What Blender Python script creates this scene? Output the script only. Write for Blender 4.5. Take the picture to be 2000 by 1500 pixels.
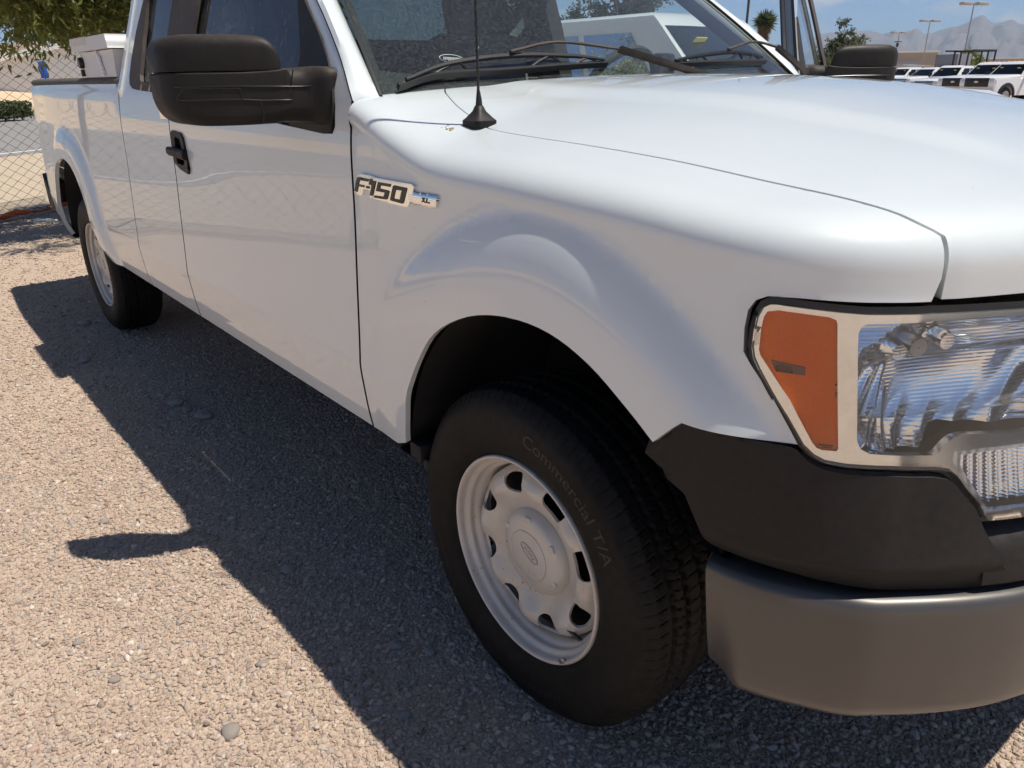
import bpy, bmesh, math, random
import numpy as np
from mathutils import Vector, Matrix, Euler, geometry
random.seed(7); rng = np.random.default_rng(11)
for o in list(bpy.data.objects): bpy.data.objects.remove(o, do_unlink=True)
SC = bpy.context.scene; COL = SC.collection
# ---------------------------------------------------------------- camera
CAM = np.array([1.0156, -0.8601, 1.3475]); YAW, PITCH, ROLL, FPX = 0.877013, 0.393251, 0.013146, 1450.
def cam_axes():
    f = np.array([-math.sin(YAW)*math.cos(PITCH), math.cos(YAW)*math.cos(PITCH), -math.sin(PITCH)])
    r = np.array([math.cos(YAW), math.sin(YAW), 0.]); d = np.cross(f, r)
    c, s = math.cos(ROLL), math.sin(ROLL)
    return c*r+s*d, -s*r+c*d, f
_r, _d, _f = cam_axes()
cd = bpy.data.cameras.new('camera'); cam = bpy.data.objects.new('camera', cd); COL.objects.link(cam)
cd.sensor_width = 36; cd.lens = FPX/2000*36; cd.clip_start = .05; cd.clip_end = 30000
cam.matrix_world = Matrix(((_r[0], -_d[0], -_f[0], CAM[0]), (_r[1], -_d[1], -_f[1], CAM[1]), (_r[2], -_d[2], -_f[2], CAM[2]), (0, 0, 0, 1)))
SC.camera = cam
SC.render.resolution_x, SC.render.resolution_y = 1024, 768
# ---------------------------------------------------------------- sky and sun
SUN = np.array([.33, .27, 1.0]); SUN /= np.linalg.norm(SUN)
W = bpy.data.worlds.new('World'); SC.world = W; W.use_nodes = True
nt = W.node_tree; nt.nodes.clear()
def wn(t, **k):
    n = nt.nodes.new(t)
    for a, b in k.items(): setattr(n, a, b)
    return n
sky = wn('ShaderNodeTexSky', sky_type='NISHITA', sun_disc=False)
sky.sun_elevation = math.asin(SUN[2]); sky.sun_rotation = math.atan2(SUN[0], SUN[1])
sky.altitude = 1500; sky.air_density = .6; sky.dust_density = .3; sky.ozone_density = 4.
bg = wn('ShaderNodeBackground'); bg.inputs[1].default_value = .105
out = wn('ShaderNodeOutputWorld'); tc = wn('ShaderNodeTexCoord')
sep = wn('ShaderNodeSeparateXYZ'); nt.links.new(tc.outputs['Generated'], sep.inputs[0])
mp = wn('ShaderNodeMapping'); mp.inputs['Scale'].default_value = (1, 1, 2.2); nt.links.new(tc.outputs['Generated'], mp.inputs[0])
cn = wn('ShaderNodeTexNoise'); cn.inputs['Scale'].default_value = 11.0; cn.inputs['Detail'].default_value = 7; cn.inputs['Roughness'].default_value = .55
nt.links.new(mp.outputs[0], cn.inputs['Vector'])
cr = wn('ShaderNodeValToRGB'); cr.color_ramp.elements[0].position = .53; cr.color_ramp.elements[1].position = .66
nt.links.new(cn.outputs[0], cr.inputs[0])
band = wn('ShaderNodeValToRGB')
for p_, v_ in ((.0, .0), (.02, .9), (.09, .75), (.16, 0.)):
    e = band.color_ramp.elements.new(p_) if p_ else band.color_ramp.elements[0]
    e.position = p_; e.color = (v_, v_, v_, 1)
band.color_ramp.elements[-1].color = (0, 0, 0, 1)
nt.links.new(sep.outputs[2], band.inputs[0])
mul = wn('ShaderNodeMath', operation='MULTIPLY'); nt.links.new(cr.outputs[0], mul.inputs[0]); nt.links.new(band.outputs[0], mul.inputs[1])
mx = wn('ShaderNodeMixRGB'); nt.links.new(mul.outputs[0], mx.inputs[0]); nt.links.new(sky.outputs[0], mx.inputs[1]); mx.inputs[2].default_value = (6.2, 6.2, 6.4, 1)
nt.links.new(mx.outputs[0], bg.inputs[0]); nt.links.new(bg.outputs[0], out.inputs[0])
sl = bpy.data.lights.new('sun', 'SUN'); sl.energy = 4.8; sl.angle = math.radians(.53); sl.color = (1, .945, .845)
so = bpy.data.objects.new('sun', sl); COL.objects.link(so); so.location = (6, 4, 12)
so.rotation_euler = Vector(SUN).to_track_quat('Z', 'Y').to_euler()
SC.view_settings.view_transform = 'Standard'; SC.view_settings.look = 'None'; SC.view_settings.gamma = 1; SC.view_settings.exposure = .10
SC.render.engine = 'CYCLES'
SC.cycles.use_adaptive_sampling = True; SC.cycles.adaptive_threshold = .025; SC.cycles.adaptive_min_samples = 12; SC.cycles.use_denoising = True
SC.cycles.max_bounces = 7; SC.cycles.diffuse_bounces = 3; SC.cycles.glossy_bounces = 4; SC.cycles.transmission_bounces = 4; SC.cycles.volume_bounces = 0; SC.cycles.transparent_max_bounces = 12
# ---------------------------------------------------------------- shape maths (truck: +x forward, z up, near side at y~0)
YC = 0.955                                   # truck centre line
def pchip(xs, ys):
    xs = np.asarray(xs, float); ys = np.asarray(ys, float)
    h = np.diff(xs); d = np.diff(ys)/h
    m = np.zeros_like(ys)
    for i in range(1, len(xs)-1):
        if d[i-1]*d[i] > 0:
            w1 = 2*h[i]+h[i-1]; w2 = h[i]+2*h[i-1]
            m[i] = (w1+w2)/(w1/d[i-1]+w2/d[i])
    m[0] = d[0]; m[-1] = d[-1]
    def f(x):
        x = np.clip(np.asarray(x, float), xs[0], xs[-1])
        i = np.clip(np.searchsorted(xs, x, side='right')-1, 0, len(xs)-2)
        t = (x-xs[i])/h[i]
        return ((1+2*t)*(1-t)**2*ys[i] + t*(1-t)**2*h[i]*m[i] + t*t*(3-2*t)*ys[i+1] + t*t*(t-1)*h[i]*m[i+1])
    return f
def catmull(pts, n=12):
    P = np.asarray(pts, float)
    A = np.vstack([2*P[0]-P[1], P, 2*P[-1]-P[-2]])
    out = []
    for i in range(1, len(A)-2):
        t = np.linspace(0, 1, n, endpoint=False)[:, None]
        p0, p1, p2, p3 = A[i-1], A[i], A[i+1], A[i+2]
        out.append(.5*(2*p1+(p2-p0)*t+(2*p0-5*p1+4*p2-p3)*t*t+(3*p1-p0-3*p2+p3)*t**3))
    out.append(P[-1:])
    return np.vstack(out)
def sstep(a, b, x):
    t = np.clip((np.asarray(x, float)-a)/(b-a), 0, 1)
    return t*t*(3-2*t)

# --- side section measured on the door cuts: depth y over height z
_side = pchip([.40,.50,.56,.62,.672,.684,.694,.70,.715,.76,.83,.93,1.05,1.19,1.255,1.30,1.33],
              [.004,-.018,-.028,-.0345,-.0392,-.0397,-.0396,-.0388,-.0376,-.0345,-.0305,-.0245,-.0170,-.0115,-.0045,.003,.010])
# --- wheel openings, polar about (cx, .5)
_fa = np.array([(-.43,.36),(-.405,.50),(-.378,.592),(-.352,.673),(-.299,.764),(-.211,.857),(-.085,.923),(.038,.950),(.146,.948),(.242,.921),(.333,.872),(.385,.838),(.44,.75),(.47,.66),(.48,.5),(.48,.36)])
_fo = np.array([(-.58,.36),(-.57,.50),(-.54,.70),(-.450,.875),(-.299,1.003),(-.147,1.087),(.008,1.127),(.138,1.127),(.252,1.096),(.355,1.046),(.432,.994),(.486,.950),(.60,.84),(.66,.66),(.67,.5),(.67,.36)])
def _polar(pts, cx):
    d = pts-np.array([cx, .5]); a = np.arctan2(d[:, 1], d[:, 0]); r = np.hypot(d[:, 0], d[:, 1])
    o = np.argsort(a); a = a[o]; r = r[o]
    g = np.linspace(-math.pi, math.pi, 721); q = pchip(a, r)(g)
    k = np.exp(-.5*(np.arange(-40, 41)/11.)**2); k /= k.sum()
    q = np.convolve(np.pad(q, 40, mode='edge'), k, mode='valid')
    return lambda x: np.interp(x, g, q)
_fra = _polar(_fa, .03); _fro = _polar(_fo, .03)
RX = -3.67
_ra = np.array([(-.50,.36),(-.47,.5),(-.455,.62),(-.41,.75),(-.33,.86),(-.21,.935),(-.06,.966),(.06,.966),(.18,.935),(.29,.865),(.37,.77),(.43,.67),(.49,.58),(.56,.50),(.62,.36)])
_ro = np.array([(-.62,.36),(-.60,.5),(-.58,.7),(-.52,.88),(-.42,1.0),(-.27,1.085),(-.08,1.115),(.08,1.115),(.25,1.085),(.39,1.0),(.50,.87),(.57,.74),(.63,.62),(.70,.5),(.75,.36)])
_rra = _polar(_ra, 0.); _rro = _polar(_ro, 0.)
def flare(x, z):
    x = np.asarray(x, float); z = np.asarray(z, float)
    out = np.zeros(np.broadcast(x, z).shape)
    for cx, fa, fo, amp in ((.03, _fra, _fro, .0335), (RX, _rra, _rro, .029)):
        dx = x-cx; dz = z-.5
        a = np.arctan2(dz, dx); r = np.hypot(dx, dz)
        ra = fa(a); ro = fo(a)
        q = (r-ra)/np.maximum(ro-ra, 1e-3)
        fall = sstep(.42, .60, z) if cx < -1 else np.where(dx < 0, sstep(.68, 1.0, z), sstep(.36, .66, z))
        t_ = np.clip((.985-q)/.72, 0, 1)
        out = out - amp*(1-(1-t_)**2.1)*fall*(np.abs(dx) < .85)
        out = out - .0014*np.exp(-((q-1.0)/.075)**2)*fall*(np.abs(dx) < .85)
    return out
def side_y(x, z):
    x = np.asarray(x, float); z = np.asarray(z, float)
    y = _side(z) + flare(x, z)
    bed = sstep(-2.45, -2.6, x)
    y = y + bed*(.045*sstep(-3.6, -4.78, x)**1.5 + .03*np.clip((-4.66-x)/.12, 0, 1)**3)
    y = y - bed*.006*np.exp(-((z-1.30)/.05)**2)
    return y
# --- plan path of fender / hood nose at z ~1.08 and crown
_pathA = np.array([(.40,-.0145),(.497,-.008),(.55,.017),(.60,.056),(.64,.106),(.66,.14),(.70,.22),(.74,.31),(.775,.45),(.80,.65),(.81,.955)])
_pathV = np.array([(.40,-.046),(.50,-.026),(.56,.004),(.615,.04),(.66,.085),(.685,.125),(.73,.20),(.775,.30),(.82,.45),(.855,.67),(.87,.955)])
_pathB = np.array([(.42,-.036),(.51,-.022),(.575,.0),(.63,.03),(.68,.062),(.715,.10),(.782,.19),(.836,.29),(.885,.44),(.920,.66),(.935,.955)])
_pa = catmull(_pathA, 20); _pv = catmull(_pathV, 20); _pb = catmull(_pathB, 20)
def _at(P, tau):
    t = np.clip(np.asarray(tau, float)*20, -30, len(P)-1.0001); i = np.maximum(t.astype(int), 0); f = (t-i)[..., None]
    return P[i]*(1-f)+P[i+1]*f
def FS(tau, z, off=0.):
    """front corner skin: tau along the corner (0 side .. 10 centre), z height, off = push inward"""
    tau = np.asarray(tau, float); z = np.asarray(z, float)
    a = _at(_pa, tau); v = _at(_pv, tau); b = _at(_pb, tau)
    z0, z1, z2 = 1.08, .86, .66
    la = (z-z1)*(z-z2)/((z0-z1)*(z0-z2)); lv = (z-z0)*(z-z2)/((z1-z0)*(z1-z2)); lb = (z-z0)*(z-z1)/((z2-z0)*(z2-z1))
    p = a*la[..., None]+v*lv[..., None]+b*lb[..., None]
    e = .02
    t2 = _at(_pv, np.minimum(tau+e, 9.99))-_at(_pv, np.maximum(tau-e, 0))
    n = np.stack([-t2[..., 1], t2[..., 0]], -1); n /= np.linalg.norm(n, axis=-1)[..., None]+1e-9   # inward
    p = p+n*np.asarray(off)[..., None] if np.ndim(off) else p+n*off
    return np.stack([p[..., 0], p[..., 1], z], -1)
# --- hood / fender top height field
_zs = pchip([-.70,-.55,-.40,-.25,0,.22,.41,.53,.62,.70,.80,.9],[1.335,1.314,1.275,1.248,1.237,1.222,1.203,1.190,1.172,1.150,1.115,1.08])
_zc = pchip([-.70,-.60,-.30,0,.136,.318,.455,.60,.70,.80,.9],[1.340,1.342,1.341,1.329,1.317,1.289,1.265,1.229,1.201,1.168,1.13])
def Htop(x, y):
    q = np.abs(np.asarray(y, float)-YC)
    zs, zc = _zs(x), _zc(x)
    z = zc-(zc-zs)*(q/.82)**2.3
    # power dome: raised plateau with a soft shoulder
    z = z + .007*sstep(.56, .44, q+.10*np.clip(np.asarray(x, float), -.6, .7))*sstep(.72, .45, x) - .004*sstep(.62, .30, q)*0
    return z
_full = np.vstack([[(-.80,-.0125),(-.6,-.0125),(-.2,-.0125),(.1,-.0132),(.3,-.0142)], _pathA])
_fp = catmull(_full, 60)
_l = np.r_[0, np.cumsum(np.hypot(*np.diff(_fp, axis=0).T))]; _q = np.linspace(0, _l[-1], 1600)
_fp = np.c_[np.interp(_q, _l, _fp[:, 0]), np.interp(_q, _l, _fp[:, 1])]
_k = np.exp(-.5*(np.arange(-150, 151)*_q[1]/.038)**2); _k /= _k.sum(); _ext = np.vstack([2*_fp[0]-_fp[150:0:-1], _fp, np.c_[_fp[-2:-152:-1, 0], 2*_fp[-1, 1]-_fp[-2:-152:-1, 1]]])
_fp = np.c_[np.convolve(_ext[:, 0], _k, 'valid'), np.convolve(_ext[:, 1], _k, 'valid')]
_seg = np.hypot(*np.diff(_fp, axis=0).T); _arc = np.r_[0, np.cumsum(_seg)]
_arc -= np.interp(0., _fp[:800, 0], _arc[:800])             # arc 0 at x=0
def path(w):
    w = np.asarray(w, float)
    p = np.stack([np.interp(w, _arc, _fp[:, 0]), np.interp(w, _arc, _fp[:, 1])], -1)
    e = .006
    q = np.stack([np.interp(w+e, _arc, _fp[:, 0])-np.interp(w-e, _arc, _fp[:, 0]), np.interp(w+e, _arc, _fp[:, 1])-np.interp(w-e, _arc, _fp[:, 1])], -1)
    q /= np.linalg.norm(q, axis=-1)[..., None]+1e-9
    return p, np.stack([-q[..., 1], q[..., 0]], -1)
CE = 3.0                                                     # crown exponent
def cdx(x): return .085-.015*sstep(-.1, -.56, x)              # crown depth
def cgx(x): return .055-.010*sstep(-.1, -.56, x)             # crown drop
def crown_g(d, x):
    t = np.clip(1-np.asarray(d, float)/cdx(x), 0, 1)
    return cgx(x)*(1-np.clip(1-t**CE, 0, 1)**(1/CE))
def path_dist(x, y):
    """nearest path arc and inward distance for plan points"""
    P = np.stack([np.ravel(x), np.ravel(y)], -1)
    out_w = np.empty(len(P)); out_d = np.empty(len(P))
    for i in range(0, len(P), 4000):
        D = P[i:i+4000, None]-_fp[None]
        k = (D**2).sum(2).argmin(1)
        w = _arc[k]
        for _ in range(3):
            pp, n = path(w); tg = np.stack([n[:, 1], -n[:, 0]], -1); w = w+.8*((P[i:i+4000]-pp)*tg).sum(1)
        pp, n = path(w); out_w[i:i+4000] = w; out_d[i:i+4000] = ((P[i:i+4000]-pp)*n).sum(1)
    return out_w.reshape(np.shape(x)), out_d.reshape(np.shape(x))
def top_z(x, y):
    yy = np.where(np.asarray(y) > YC, 2*YC-np.asarray(y), y)
    w, d = path_dist(x, yy)
    return Htop(x, yy)-crown_g(d, x)
S0 = 1.0                                                     # s below this: plain side; 1..2 : crown
def FEN(w, s):
    """fender skin: s<=1 -> z is blend up to crown start, s in 1..2 crown, >2 top"""
    w = np.asarray(w, float); s = np.asarray(s, float)
    p, n = path(w)
    pin = p+n*0.0
    z0 = Htop(pin[..., 0], pin[..., 1])-cgx(p[..., 0])        # crown start height
    # side part: z = s*... use absolute z stored as s = z/z0 capped
    zz = s*z0
    x_s = p[..., 0]
    dsid = -(side_y(x_s, np.minimum(zz, z0))-side_y(x_s, z0))*sstep(.70, .52, x_s)   # outward positive
    fs = sstep(.44, .60, x_s)
    # front blend to FS
    a = np.clip(s-1, 0, 1)*math.pi/2
    d = cdx(x_s)*(1-np.cos(a)**(2/CE))+np.maximum(s-2, 0)
    side = s <= 1
    rear_ = sstep(-.40, -.54, x_s)*(-(side_y(x_s, zz)+.0005)+p[..., 1])       # meet the door skin at the rear cut
    dsid = np.where(side, dsid*(1-sstep(-.40, -.54, x_s))+rear_, dsid)
    d = np.where(side, -dsid, d)
    xy = p+n*d[..., None]
    H = Htop(xy[..., 0], np.minimum(xy[..., 1], YC))
    z = np.where(side, zz, np.where(s < 2, H-crown_g(d, x_s), H))
    yl = np.array(p[..., 1]+0*z); kf = (fs > 0) & side
    if np.any(kf): yl[kf] = p[..., 1][kf]+FS_x(x_s[kf], np.minimum(z[kf], 1.08))-FS_x(x_s[kf], np.full(int(kf.sum()), 1.08))
    return np.stack([xy[..., 0], np.where(side, xy[..., 1]*(1-fs)+yl*fs, xy[..., 1]), z], -1)
_tz = np.linspace(0, 10, 401)
def FS_x(x, z):
    """y of the front corner skin at given x,z (only valid for the first part of the corner)"""
    x = np.asarray(x, float); z = np.asarray(z, float); sh = np.broadcast(x, z).shape
    xx = np.broadcast_to(x, sh).ravel(); zz = np.broadcast_to(z, sh).ravel()
    out = np.empty(len(xx))
    a = _at(_pa, _tz); v = _at(_pv, _tz); b = _at(_pb, _tz)
    z0, z1, z2 = 1.08, .86, .66
    zz = np.clip(zz, .60, 1.10)
    la = (zz-z1)*(zz-z2)/((z0-z1)*(z0-z2)); lv = (zz-z0)*(zz-z2)/((z1-z0)*(z1-z2)); lb = (zz-z0)*(zz-z1)/((z2-z0)*(z2-z1))
    for i in range(len(xx)):
        px = a[:, 0]*la[i]+v[:, 0]*lv[i]+b[:, 0]*lb[i]; py = a[:, 1]*la[i]+v[:, 1]*lv[i]+b[:, 1]*lb[i]
        out[i] = np.interp(xx[i], px, py)
    return out.reshape(sh)

# --- cab side (door skin and greenhouse) y over z
_cab = pchip([.40,.50,.56,.62,.672,.684,.694,.70,.715,.76,.83,.93,1.05,1.19,1.255,1.30,1.33,1.40,1.50,1.60,1.70,1.78,1.83,1.86],
             [.004,-.018,-.028,-.0345,-.0392,-.0397,-.0396,-.0388,-.0376,-.0345,-.0305,-.0245,-.0170,-.0115,-.0045,.003,.012,.036,.070,.105,.142,.176,.208,.26])
def CAB(x, z, off=0.):
    x = np.asarray(x, float); z = np.asarray(z, float)
    return np.stack([x+0*z, _cab(z)+off+0*x, z+0*x], -1)
def SIDE(x, z, off=0.):
    x = np.asarray(x, float); z = np.asarray(z, float)
    return np.stack([x+0*z, side_y(x, z)+off, z+0*x], -1)

def WS(u, v, off=0.):
    """windshield: u -1 near .. 1 far, v 0 bottom .. 1 top"""
    u = np.asarray(u, float); v = np.asarray(v, float)
    bx = -.552+.135*(1-u*u); by = YC+u*(YC-.068); bz = 1.305-.045*(1-u*u)
    tx = -1.24+.10*(1-u*u); ty = YC+u*(YC-.247); tz = 1.812+.03*(1-u*u)
    bow = .035*v*(1-v)*4*.5
    p = np.stack([bx+(tx-bx)*v+bow*.6, by+(ty-by)*v, bz+(tz-bz)*v+bow*.8], -1)
    return p+np.array([.58, 0, .81])*np.asarray(off)[..., None] if np.ndim(off) else p+np.array([.58, 0, .81])*off
# ---------------------------------------------------------------- builders
def link(o, parent=None):
    COL.objects.link(o)
    if parent is not None: o.parent = parent
    return o
def empty(name, loc=(0, 0, 0), rz=0., parent=None):
    o = bpy.data.objects.new(name, None); o.location = loc; o.rotation_euler = (0, 0, rz); o.empty_display_size = .1
    return link(o, parent)
def tag(o, label=None, cat=None, group=None, kind=None):
    for k, v in (('label', label), ('category', cat), ('group', group), ('kind', kind)):
        if v: o[k] = v
    return o
def mesh(name, V, F, mat, parent=None, smooth=40, T=None):
    V = np.asarray(V, float)
    F = [tuple(map(int, f)) for f in F]
    if T is not None:
        V = T(V)
        if getattr(T, 'flip', False): F = [f[::-1] for f in F]
    me = bpy.data.meshes.new(name); me.from_pydata(V.tolist(), [], F); me.update()
    me.materials.append(mat)
    if smooth:
        me.polygons.foreach_set('use_smooth', [True]*len(me.polygons)); me.set_sharp_from_angle(angle=math.radians(smooth))
    return link(bpy.data.objects.new(name, me), parent)
def setmats(o, mats, idx):
    o.data.materials.clear()
    for m in mats: o.data.materials.append(m)
    o.data.polygons.foreach_set('material_index', list(map(int, idx)))
class MB:
    """collects shapes into one mesh"""
    def __init__(s): s.V = []; s.F = []; s.n = 0; s.M = []; s.m = 0
    def add(s, V, F):
        V = np.asarray(V, float); s.V.append(V); s.F += [tuple(int(i)+s.n for i in f) for f in F]; s.M += [s.m]*len(F); s.n += len(V); return s
    def box(s, c, d, R=None, bev=0.):
        x, y, z = (np.asarray(d, float)/2)
        if bev:
            bm = bmesh.new(); bmesh.ops.create_cube(bm, size=1, matrix=Matrix.Diagonal((2*x, 2*y, 2*z, 1)))
            bmesh.ops.bevel(bm, geom=bm.edges[:], offset=bev, segments=2, affect='EDGES', profile=.5)
            bm.verts.ensure_lookup_table(); bm.verts.index_update()
            V = np.array([v.co[:] for v in bm.verts]); F = [[v.index for v in f.verts] for f in bm.faces]; bm.free()
        else:
            V = np.array([(-x,-y,-z),(x,-y,-z),(x,y,-z),(-x,y,-z),(-x,-y,z),(x,-y,z),(x,y,z),(-x,y,z)])
            F = [(0,3,2,1),(4,5,6,7),(0,1,5,4),(1,2,6,5),(2,3,7,6),(3,0,4,7)]
        if R is not None: V = V@np.asarray(R).T
        return s.add(V+np.asarray(c, float), F)
    def tube(s, pts, rad, n=8, caps=True):
        P = np.asarray(pts, float); m = len(P); rad = np.broadcast_to(np.asarray(rad, float), (m,))
        T = np.gradient(P, axis=0); T /= np.linalg.norm(T, axis=1)[:, None]+1e-12
        up = np.array([0, 0, 1.]) if abs(T[0][2]) < .9 else np.array([1., 0, 0])
        V = []
        a = np.linspace(0, 2*np.pi, n, endpoint=False)
        N = np.cross(T[0], up); N /= np.linalg.norm(N)
        for i in range(m):
            N = N-T[i]*(N@T[i]); N /= np.linalg.norm(N)+1e-12; B = np.cross(T[i], N)
            V.append(P[i]+rad[i]*(np.cos(a)[:, None]*N+np.sin(a)[:, None]*B))
        F = [(i*n+j, i*n+(j+1) % n, (i+1)*n+(j+1) % n, (i+1)*n+j) for i in range(m-1) for j in range(n)]
        if caps: F += [tuple(range(n))[::-1], tuple((m-1)*n+j for j in range(n))]
        return s.add(np.vstack(V), F)
    def loft(s, secs, caps=True, closed=True, flip=False):
        S = np.asarray(secs, float); m, n = S.shape[:2]
        k = n if closed else n-1
        F = [(i*n+j, i*n+(j+1) % n, (i+1)*n+(j+1) % n, (i+1)*n+j) for i in range(m-1) for j in range(k)]
        if caps and closed: F += [tuple(range(n))[::-1], tuple((m-1)*n+j for j in range(n))]
        if flip: F = [f[::-1] for f in F]
        return s.add(S.reshape(-1, 3), F)
    def prism(s, poly, y0, y1, axis='y'):
        """poly in the two other axes (x,z) for y; (y,z) for x; (x,y) for z"""
        n = len(poly); P = np.asarray(poly, float)
        def mk(c):
            o = np.empty((n, 3)); ax = 'xyz'.index(axis); rest = [i for i in range(3) if i != ax]
            o[:, ax] = c; o[:, rest[0]] = P[:, 0]; o[:, rest[1]] = P[:, 1]; return o
        V = np.vstack([mk(y0), mk(y1)])
        F = [tuple(range(n)), tuple(range(2*n-1, n-1, -1))]+[(i, n+i, n+(i+1) % n, (i+1) % n) for i in range(n)]
        # make outward regardless of winding
        area = .5*np.sum(P[:, 0]*np.roll(P[:, 1], -1)-np.roll(P[:, 0], -1)*P[:, 1])
        flip = (area > 0) == (axis != 'y')
        if (y1 < y0): flip = not flip
        if flip: F = [f[::-1] for f in F]
        return s.add(V, F)
    def lathe(s, prof, n=48, axis='y', c=(0, 0, 0), close=False):
        P = np.asarray(prof, float); a = np.linspace(0, 2*np.pi, n, endpoint=False); m = len(P)
        V = np.zeros((m, n, 3)); ca, sa = np.cos(a), np.sin(a)
        r, h = P[:, 0][:, None], P[:, 1][:, None]
        if axis == 'y': V[..., 0] = r*ca; V[..., 2] = r*sa; V[..., 1] = h
        elif axis == 'z': V[..., 0] = r*ca; V[..., 1] = r*sa; V[..., 2] = h
        else: V[..., 1] = r*ca; V[..., 2] = r*sa; V[..., 0] = h
        F = [(i*n+j, i*n+(j+1) % n, (i+1)*n+(j+1) % n, (i+1)*n+j) for i in range(m-1) for j in range(n)]
        if axis == 'y': F = [f for f in F]
        return s.add(V.reshape(-1, 3)+np.asarray(c, float), F)
    def build(s, name, mat, parent=None, smooth=40, T=None, fixn=False):
        o = mesh(name, np.vstack(s.V), s.F, mat if not isinstance(mat, (list, tuple)) else mat[0], parent, smooth, T)
        if isinstance(mat, (list, tuple)): setmats(o, mat, s.M)
        if fixn:
            bm = bmesh.new(); bm.from_mesh(o.data); bmesh.ops.recalc_face_normals(bm, faces=bm.faces); bm.to_mesh(o.data); bm.free()
        return o
def inside(P, poly):
    x, y = P[:, 0], P[:, 1]; r = np.zeros(len(P), bool); n = len(poly)
    for i in range(n):
        x1, y1 = poly[i]; x2, y2 = poly[(i+1) % n]
        if y1 == y2: continue
        c = ((y1 > y) != (y2 > y)) & (x < (x2-x1)*(y-y1)/(y2-y1)+x1)
        r ^= c
    return r
def resample(poly, step):
    out = []
    P = np.asarray(poly, float); n = len(P)
    for i in range(n):
        a, b = P[i], P[(i+1) % n]; L = np.hypot(*(b-a))
        if L < 1e-6: continue
        k = max(1, int(round(L/step)))
        out += [a+(b-a)*j/k for j in range(k)]
    return np.array(out)
def bdist(P, poly):
    d = np.full(len(P), 1e9)
    A = np.asarray(poly); B = np.roll(A, -1, 0)
    for a, b in zip(A, B):
        ab = b-a; t = np.clip(((P-a)@ab)/(ab@ab+1e-12), 0, 1)
        d = np.minimum(d, np.hypot(*(P-a-t[:, None]*ab).T))
    return d
def tri2d(outline, step, holes=(), bstep=None, lines=()):
    bstep = bstep or step*.7
    loops = [resample(outline, bstep)]+[resample(h, bstep) for h in holes]
    lo = loops[0].min(0); hi = loops[0].max(0)
    gx, gy = np.meshgrid(np.arange(lo[0]+step/2, hi[0], step), np.arange(lo[1]+step/2, hi[1], step), indexing='ij')
    gx[:, ::2] += step*.5
    G = np.stack([gx.ravel(), gy.ravel()], -1)
    G = G[inside(G, loops[0])]
    for l in loops:
        if len(G): G = G[bdist(G, l) > step*.45]
    for h in loops[1:]:
        if len(G): G = G[~inside(G, h)]
    keep = []
    for l in lines:
        l = np.asarray(l, float); L = np.r_[0, np.cumsum(np.hypot(*np.diff(l, axis=0).T))]; q = np.linspace(0, L[-1], max(2, int(L[-1]/bstep)))
        l = np.c_[np.interp(q, L, l[:, 0]), np.interp(q, L, l[:, 1])]
        l = l[inside(l, loops[0]) & (bdist(l, loops[0]) > step*.6)]
        if len(l) > 2:
            keep.append(l)
            if len(G):
                d = np.full(len(G), 1e9)
                for p in l: d = np.minimum(d, np.hypot(*(G-p).T))
                G = G[d > step*.5]
    V = np.vstack(loops+keep+[G]); E = []; k = 0
    for l in loops:
        n = len(l); E += [(k+i, k+(i+1) % n) for i in range(n)]; k += n
    for l in keep: n = len(l); E += [(k+i, k+i+1) for i in range(n-1) if np.hypot(*(l[i+1]-l[i])) < 3*bstep]; k += n
    r = geometry.delaunay_2d_cdt([Vector(v) for v in V], E, [], 0, 1e-7)
    V2 = np.array([v[:] for v in r[0]]); F = np.array([f for f in r[2] if len(f) == 3])
    C = V2[F].mean(1)
    ok = inside(C, loops[0])
    for h in loops[1:]: ok &= ~inside(C, h)
    return V2, F[ok]
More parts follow.
